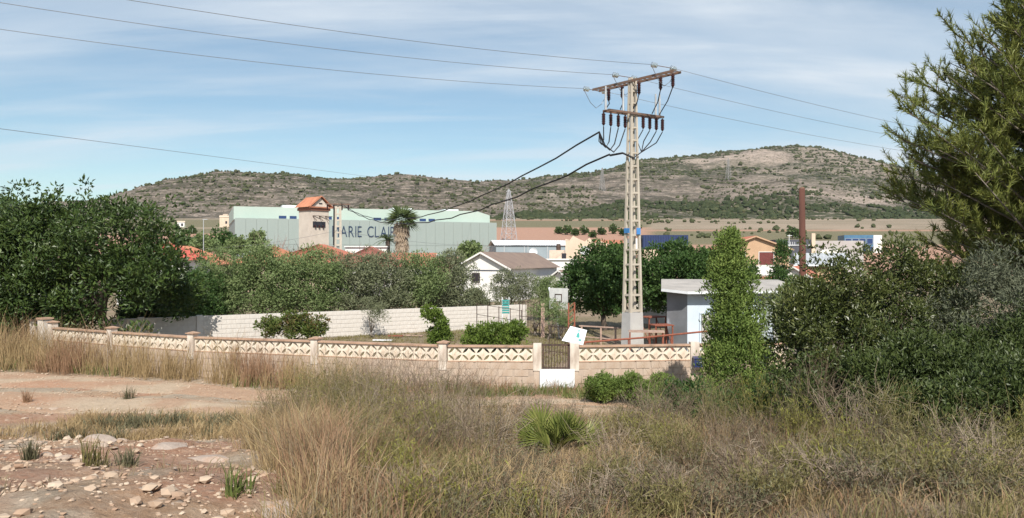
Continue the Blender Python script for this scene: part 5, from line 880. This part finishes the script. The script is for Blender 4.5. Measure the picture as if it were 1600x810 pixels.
n = 4200; x = r.uniform(-22, 5, n); y = r.uniform(17.9, 25.5, n); k = (y < ru(x)) & (y > rl(x)) & (fbm(x * .9, y * 1.6, 92) > .40); x, y = x[k], y[k]; V, f = blobs(np.c_[x, y, gz(x, y) + .01], r.uniform(.01, .035, len(x)), r, .6)
tag(obj('road_gravel', np_mesh('road_gravel', V, [f]), bpy.data.materials['gravel']), 'loose gravel on the dirt road', 'gravel', kind='stuff')
G_STRAW = L('straw', [(.23, .16, .08), (.35, .255, .135), (.47, .36, .20)], .2, .7, .2); G_PINK = L('red_straw', [(.21, .12, .07), (.31, .19, .115), (.40, .27, .17)], .2, .7, .2); G_GREEN = L('green_grass', [(.08, .11, .03), (.13, .165, .045), (.20, .215, .08)], .2, .6, .3); G_GREY = L('grey_grass', [(.17, .13, .08), (.265, .21, .13), (.36, .295, .19)], .2, .7, .2); G_BROOM = L('broom_green', [(.115, .105, .04), (.175, .155, .06), (.25, .215, .09)], .15, .55, .3); G_DUSK = L('sage_green', [(.09, .088, .05), (.135, .13, .075), (.19, .18, .11)], .15, .6, .2)
wallY = lambda x: np.interp(x, [-40, -18, -16.5, -13.54, -10.1, -5.9, -1.95, .72, 5.25, 12], [29.4, 29, 27.6, 26, 24.3, 23.1, 21.9, 21.75, 22.15, 23])
def scatter(n, x0, x1, y0, y1, ok): x = r.uniform(x0, x1, n); y = r.uniform(y0, y1, n); k = ok(x, y); return x[k], y[k]
def lay(name, label, parts, m): V, f = join(parts); tag(obj(name, np_mesh(name, V, f), m), label, 'grass', kind='stuff')
verge = lambda x, y: (y < wallY(x) - .12) & (y > ru(x) - .25 + .5 * fbm(x * 1.2, y * 1.2, 7))
x, y = scatter(6600, -34, 2.5, 20, 29, verge); hh = 1.18 * np.interp(x, [-34, -16, -9, -5.5, -3.8, -2, 3], [1.0, .95, .85, .72, .5, .28, .25]) * (.55 + .8 * fbm(x * .9, y * .9, 8)) * np.clip((y - ru(x) + .5) / 1.0, .35, 1)
sp_ = fbm(x * .55, y * .7, 12); k = sp_ > .5

lay('tall_straw_grass', 'tall golden straw grass along the front of the breeze block wall', [grass(x[~k], y[~k], 13, hh[~k], .10, .006, r, .45)], G_STRAW); lay('reddish_grass', 'reddish brown tall dry grass along the wall', [grass(x[k], y[k], 13, hh[k], .10, .006, r, .5)], G_PINK)
x, y = scatter(1500, -26, 4, 19.5, 28, lambda a, b: verge(a, b) & (fbm(a * .6, b * .9, 14) > .5)); lay('verge_green_grass', 'green weeds low in the road verge under the dry grass', [grass(x, y, 12, np.full(len(x), .33), .14, .008, r, .7)], G_GREEN)
x, y = scatter(420, -1.5, 4.5, 20.0, 21.7, lambda a, b: b > ru(a) - .3); lay('gate_grass', 'short green grass at the foot of the white gate sheet', [grass(x, y, 14, np.full(len(x), .2), .1, .007, r, .5)], G_GREEN)
x, y = scatter(900, -10, -4.8, 14.6, 17.9, lambda a, b: fbm(a * .9, b * 1.2, 16) + .35 * sm(a, -9.5, -6.5) > .58); lay('strip_grass', 'low grey green grass strip between the clearing and the road', [grass(x, y, 14, .10 + .2 * fbm(x * 2, y * 2, 3), .16, .0055, r, .8)], G_STRAW)
x, y = scatter(260, -9, -4.8, 15.0, 17.4, lambda a, b: fbm(a, b, 17) > .5); lay('strip_weeds', 'sage green weeds in the strip beside the road', [grass(x, y, 16, np.full(len(x), .26), .12, .01, r, .7)], G_DUSK)
bound = lambda x, y: x + .315 * y + 1.3 * (fbm(x * .5, y * .5, 18) - .5)
brush_ok = lambda x, y: (bound(x, y) > 0) & (np.abs(x) < .75 * y + .8)
x, y = scatter(19000, -6, 13, 4.0, 17.6, brush_ok); pmd = .9 * np.exp(-((x - PMX) / 1.0) ** 2 - ((y - PMY + 1.0) / 1.8) ** 2); hh = (.15 + .40 * fbm(x * .6, y * .6, 19)) * np.interp(y, [4, 6, 8, 13, 16, 17.6], [.75, .8, .85, 1.05, .9, .5]) * (1 - .75 * pmd) * np.interp(x / y, [-.3, -.1, .25, .4], [1.4, 1.15, .95, .8]); sel = fbm(x * .75 + 9, y * .75, 20) + r.normal(size=len(x)) * .06 + .05 * sm(x / y, .1, .3) + .04 * sm(7.4 - y, 0, .8) * sm(x, -.6, .5)
xn, yn = scatter(2600, -2.2, 5.2, 3.9, 6.6, brush_ok); q1, q2, q3 = np.quantile(sel, [.33, .56, .76])
for nm, lab, kk, m, per, lf in (('brush_straw', 'pale straw grass filling the foreground bank', sel < q1, G_STRAW, 13, .5), ('brush_grey_grass', 'grey beige dry grass filling the foreground bank', (sel >= q1) & (sel < q2), G_GREY, 13, .7), ('brush_reddish_grass', 'pinkish brown dry grass in the foreground bank', (sel >= q2) & (sel < q3), G_PINK, 13, .4), ('brush_green_grass', 'olive green grass mixed into the foreground bank', sel >= q3, G_BROOM, 11, .6)):
    kn = r.integers(0, len(xn), 620 if m not in (G_STRAW, G_PINK) else 90); lay(nm, lab, [grass(x[kk], y[kk], per, hh[kk], .11, .0032, r, lf + .15), grass(xn[kn], yn[kn], 13, np.full(len(kn), .13), .10, .0026, r, lf + .2)], m)
x, y = scatter(420, -3.2, -1.0, 5.2, 9.2, lambda a, b: (a > -.285 * b) & (a < -.185 * b)); hh = .28 + .34 * fbm(x * 1.5, y * 1.5, 33) + r.uniform(-.06, .1, len(x)); kk = r.uniform(size=len(x)) < .62
lay('tall_red_tussock', 'tall upright pinkish straw tussocks beside the dirt clearing', [grass(x[kk], y[kk], 15, hh[kk], .09, .0032, r, .38)], G_PINK); lay('tall_straw_tussock', 'tall pale straw mixed into the reddish tussocks beside the clearing', [grass(x[~kk], y[~kk], 15, hh[~kk], .09, .003, r, .5)], G_STRAW)
x, y = scatter(2600, -13, 4, 25, 42, lambda a, b: (b > wallY(a) + .3) & (b < 41.8 + (a - .7) * .6)); lay('garden_grass', 'short olive grass over the garden behind the wall', [grass(x, y, 9, np.full(len(x), .13), .2, .012, r, .6)], G_BROOM)
x, y = scatter(700, -10, -1, 4, 15, lambda a, b: (bound(a, b) < 0) & (a > -.8 * b) & (fbm(a * .8, b * .8, 23) > .56)); lay('clearing_sprigs', 'sparse dry sprigs over the red dirt clearing', [grass(x, y, 9, np.full(len(x), .11), .07, .004, r, .8)], G_GREY)
# bushes of the brush, one by one
def bush(name, label, px, d, h, w, n, leafm, twm, nleaf, group, seed, ls=.045, wt=.004, asp=.25):
    h *= 1.2 if d > 11.5 else 1.15 if d > 7.5 and abs(px - 872) > 110 else .95; r = np.random.default_rng(seed); b = at(px, CY, d); b.z = gzf(b.x, b.y); t = thing(name, label, 'bush', b, 0, group); o, tips = twigs(r, h, n, w, wt, 7); V, f = join([(p[0], p[1]) for p in o]); obj('twigs', np_mesh('twigs', V, f), twm, t)
    if nleaf:
        k = r.integers(0, len(tips), nleaf); c = tips[k] + r.normal(size=(nleaf, 3)) * .025; V, f = leaves(c, np.tile([0, 0, .8], (nleaf, 1)) + r.normal(size=(nleaf, 3)) * .6, ls, asp, r); obj('leaves', np_mesh('leaves', V, [f]), leafm, t)
G_YEL = L('broom_yellow', [(.13, .135, .03), (.21, .205, .045), (.31, .28, .08)], .15, .6)
MARKS = [(455, 'the clearing edge'), (520, 'the tall red straw'), (575, 'the third wall bay'), (625, 'the middle of the wall'), (670, 'the post before the gate bay'), (712, 'the loquat'), (780, 'the bay left of the gate'), (850, 'the white gate sheet'), (925, 'the dwarf palm'), (985, 'the round wall bush'), (1035, 'the concrete pole'), (1080, 'the navy letter box'), (1150, 'the tall juniper'), (1215, 'the white shed end'), (1290, 'the wooden pole'), (1360, 'the first mastic bush'), (1430, 'the tallest mastic bush'), (1510, 'the bramble'), (1700, 'the right edge thicket')]
USED = set()
def placed(text, px, d):
    m = next(n for x, n in MARKS if px <= x); dep = 'by the road' if d > 13.5 else 'halfway down the bank' if d > 10.3 else 'lower on the bank' if d > 7.9 else 'close to the bottom edge'
    for w in ('', 'taller', 'shorter', 'wider', 'thinner', 'paler'):
        l = f'{w} {text} below {m}, {dep}'.strip()
        if l not in USED: break
    USED.add(l); return l
ga, gb, gc = 'bare grey twig bushes in the foreground brush', 'green broom bushes in the foreground brush', 'dusty sage bushes in the foreground brush'
la, lb, lc = 'bare grey twig bush', 'yellow green broom', 'dull sage bush'
for k, (px, d, h, w) in enumerate(((640, 15.2, 1.25, .8), (690, 14.6, 1.1, .7), (590, 14.8, 1.2, .6), (740, 14.2, .9, .6), (720, 12.2, .95, .6), (650, 11.2, .9, .6), (800, 12.6, .6, .5), (1050, 13.2, .85, .7), (1010, 12.4, .7, .6), (1270, 10.6, .9, .5), (1330, 9.6, .7, .5), (1230, 8.2, .5, .5), (960, 8.8, .5, .5), (1130, 9.2, .55, .5), (760, 8.6, .6, .5), (900, 7.2, .42, .45), (1500, 8.6, .5, .5), (1420, 7.4, .42, .5), (1180, 6.8, .4, .5), (690, 8.0, .55, .45), (560, 16.2, 1.3, .7), (610, 16.4, 1.4, .7), (670, 16.6, 1.35, .7), (720, 16.0, 1.1, .6), (530, 15.4, 1.2, .6), (460, 13.2, .8, .6), (850, 13.0, .7, .6), (1100, 7.4, .45, .5), (1000, 5.6, .3, .4), (860, 5.4, .3, .4), (1250, 5.4, .3, .4), (1400, 5.8, .35, .45), (1560, 6.2, .4, .5), (1300, 11.6, 1.0, .5), (560, 11.4, .8, .5), (740, 5.4, .35, .4), (930, 5.2, .3, .4), (1080, 5.1, .3, .45), (1320, 5.2, .32, .45), (1480, 5.4, .34, .45), (1580, 5.2, .3, .4), (1180, 5.7, .32, .4), (640, 5.5, .34, .35))): bush('twig_bush', placed(la, px, d), px, d, h, w, 46, None, TWIGB if k % 2 else TWIG, 0, ga, 200 + k)
for k, (px, d, h, w) in enumerate(((480, 14.6, .9, .55), (505, 14.0, .8, .5), (535, 13.4, 1.1, .4), (600, 12.8, .8, .4), (560, 9.8, .6, .35), (690, 10.4, .6, .35), (610, 6.2, .42, .3), (720, 6.0, .4, .3), (590, 6.9, .5, .25), (1330, 8.2, .5, .35), (1395, 9.4, .7, .3), (1440, 8.0, .55, .35), (1250, 9.8, .6, .35), (1060, 7.6, .5, .35), (1540, 7.4, .5, .4), (1590, 8.6, .6, .35), (1480, 9.6, .6, .35), (1130, 11.2, .7, .4), (1190, 11.6, .8, .45), (450, 12.8, .5, .35), (430, 16.4, .8, .6), (470, 16.2, 1.0, .6), (510, 16.4, 1.05, .6), (550, 15.0, 1.1, .45), (640, 14.2, .9, .45), (700, 13.0, .8, .45), (780, 13.6, .6, .45), (660, 9.2, .6, .4), (760, 9.8, .5, .4), (960, 10.8, .5, .4), (1010, 9.2, .5, .4), (1240, 7.2, .4, .35), (1370, 6.6, .4, .35), (1500, 5.8, .4, .35), (1590, 6.6, .45, .4), (940, 6.0, .3, .3), (660, 5.2, .3, .3), (1030, 5.0, .26, .3), (1200, 5.2, .28, .3), (1290, 5.5, .32, .3), (1430, 5.1, .3, .3), (1540, 5.0, .3, .3), (800, 5.2, .28, .3), (1380, 5.6, .34, .35))): bush('broom_bush', placed(lb if k % 3 else 'bright yellow broom', px, d), px, d, h, w, 44, G_BROOM if k % 3 else G_YEL, G_BROOM, 650, gb, 300 + k, .055, .0038, .15)
for k, (px, d, h, w) in enumerate(((440, 15.6, .6, .55), (560, 15.6, .8, .5), (640, 12.6, .7, .5), (770, 11.2, .5, .45), (1020, 10.4, .6, .5), (1090, 12.0, .7, .5), (1180, 10.0, .5, .5), (560, 8.0, .4, .4), (800, 7.6, .4, .35), (1000, 6.6, .35, .4), (1300, 7.0, .4, .4), (1560, 9.6, .6, .5), (1380, 8.6, .45, .4), (500, 15.2, .9, .6), (590, 15.8, 1.0, .6), (830, 14.4, .6, .5), (900, 12.0, .5, .5), (980, 14.2, .6, .5), (1060, 15.4, .8, .6), (1180, 13.4, .8, .6), (1110, 14.6, .9, .6), (1240, 12.2, .7, .5), (700, 9.0, .45, .45), (620, 8.8, .45, .45), (1120, 8.2, .4, .45), (1460, 6.6, .4, .45), (1200, 9.0, .45, .45), (1060, 6.2, .3, .4), (800, 6.4, .35, .4), (870, 5.1, .24, .35), (990, 5.4, .26, .35), (1140, 5.0, .24, .35), (1360, 5.0, .26, .35), (1500, 4.9, .26, .35), (720, 5.0, .26, .35))): bush('sage_bush', placed(lc, px, d), px, d, h, w, 36, G_DUSK, TWIGB, 750, gc, 400 + k, .035)
for k, (px, py, h, lab) in enumerate(((374, 776, .17, 'single vivid green tuft at the edge of the dirt clearing'), (142, 728, .26, 'green sprig growing among pale stones in the clearing'), (200, 730, .18, 'dusty green sprig right of the pale stones'), (45, 720, .2, 'small dark green sprig at the left edge of the clearing'), (445, 778, .14, 'small yellowish green tuft near the bottom rock slab'), (198, 625, .3, 'dark tuft at the near edge of the road'), (42, 630, .3, 'lone dry stalk tuft beside the road at the far left'))):
    q = ground_at(px, py); t = q; x = t.x + r.normal(size=9) * .04; y = t.y + r.normal(size=9) * .04; V, *f = grass(x, y, 12, np.full(9, h), .03, .005, r, .35); o = obj('green_tuft', np_mesh('green_tuft', V - np.array(q), f), (G_GREEN, G_BROOM, G_DUSK, G_DUSK, G_BROOM, G_DUSK, G_PINK)[k]); o.location = q; tag(o, lab, 'tuft', 'tufts on the dirt clearing')

# ------------------------------------------------------------------ air
hz = MB().box((0, 1000, 180), (5200, 4600, 480)).build('haze', None); m = bpy.data.materials.new('haze_air'); m.use_nodes = True; t = m.node_tree; t.nodes.clear(); o = N(t, 'ShaderNodeOutputMaterial'); v = N(t, 'ShaderNodeVolumePrincipled'); v.inputs['Color'].default_value = (.82, .90, 1, 1); v.inputs['Density'].default_value = .00005; v.inputs['Anisotropy'].default_value = .2; t.links.new(v.outputs[0], o.inputs['Volume']); hz.data.materials.append(m); tag(hz, kind='stuff')
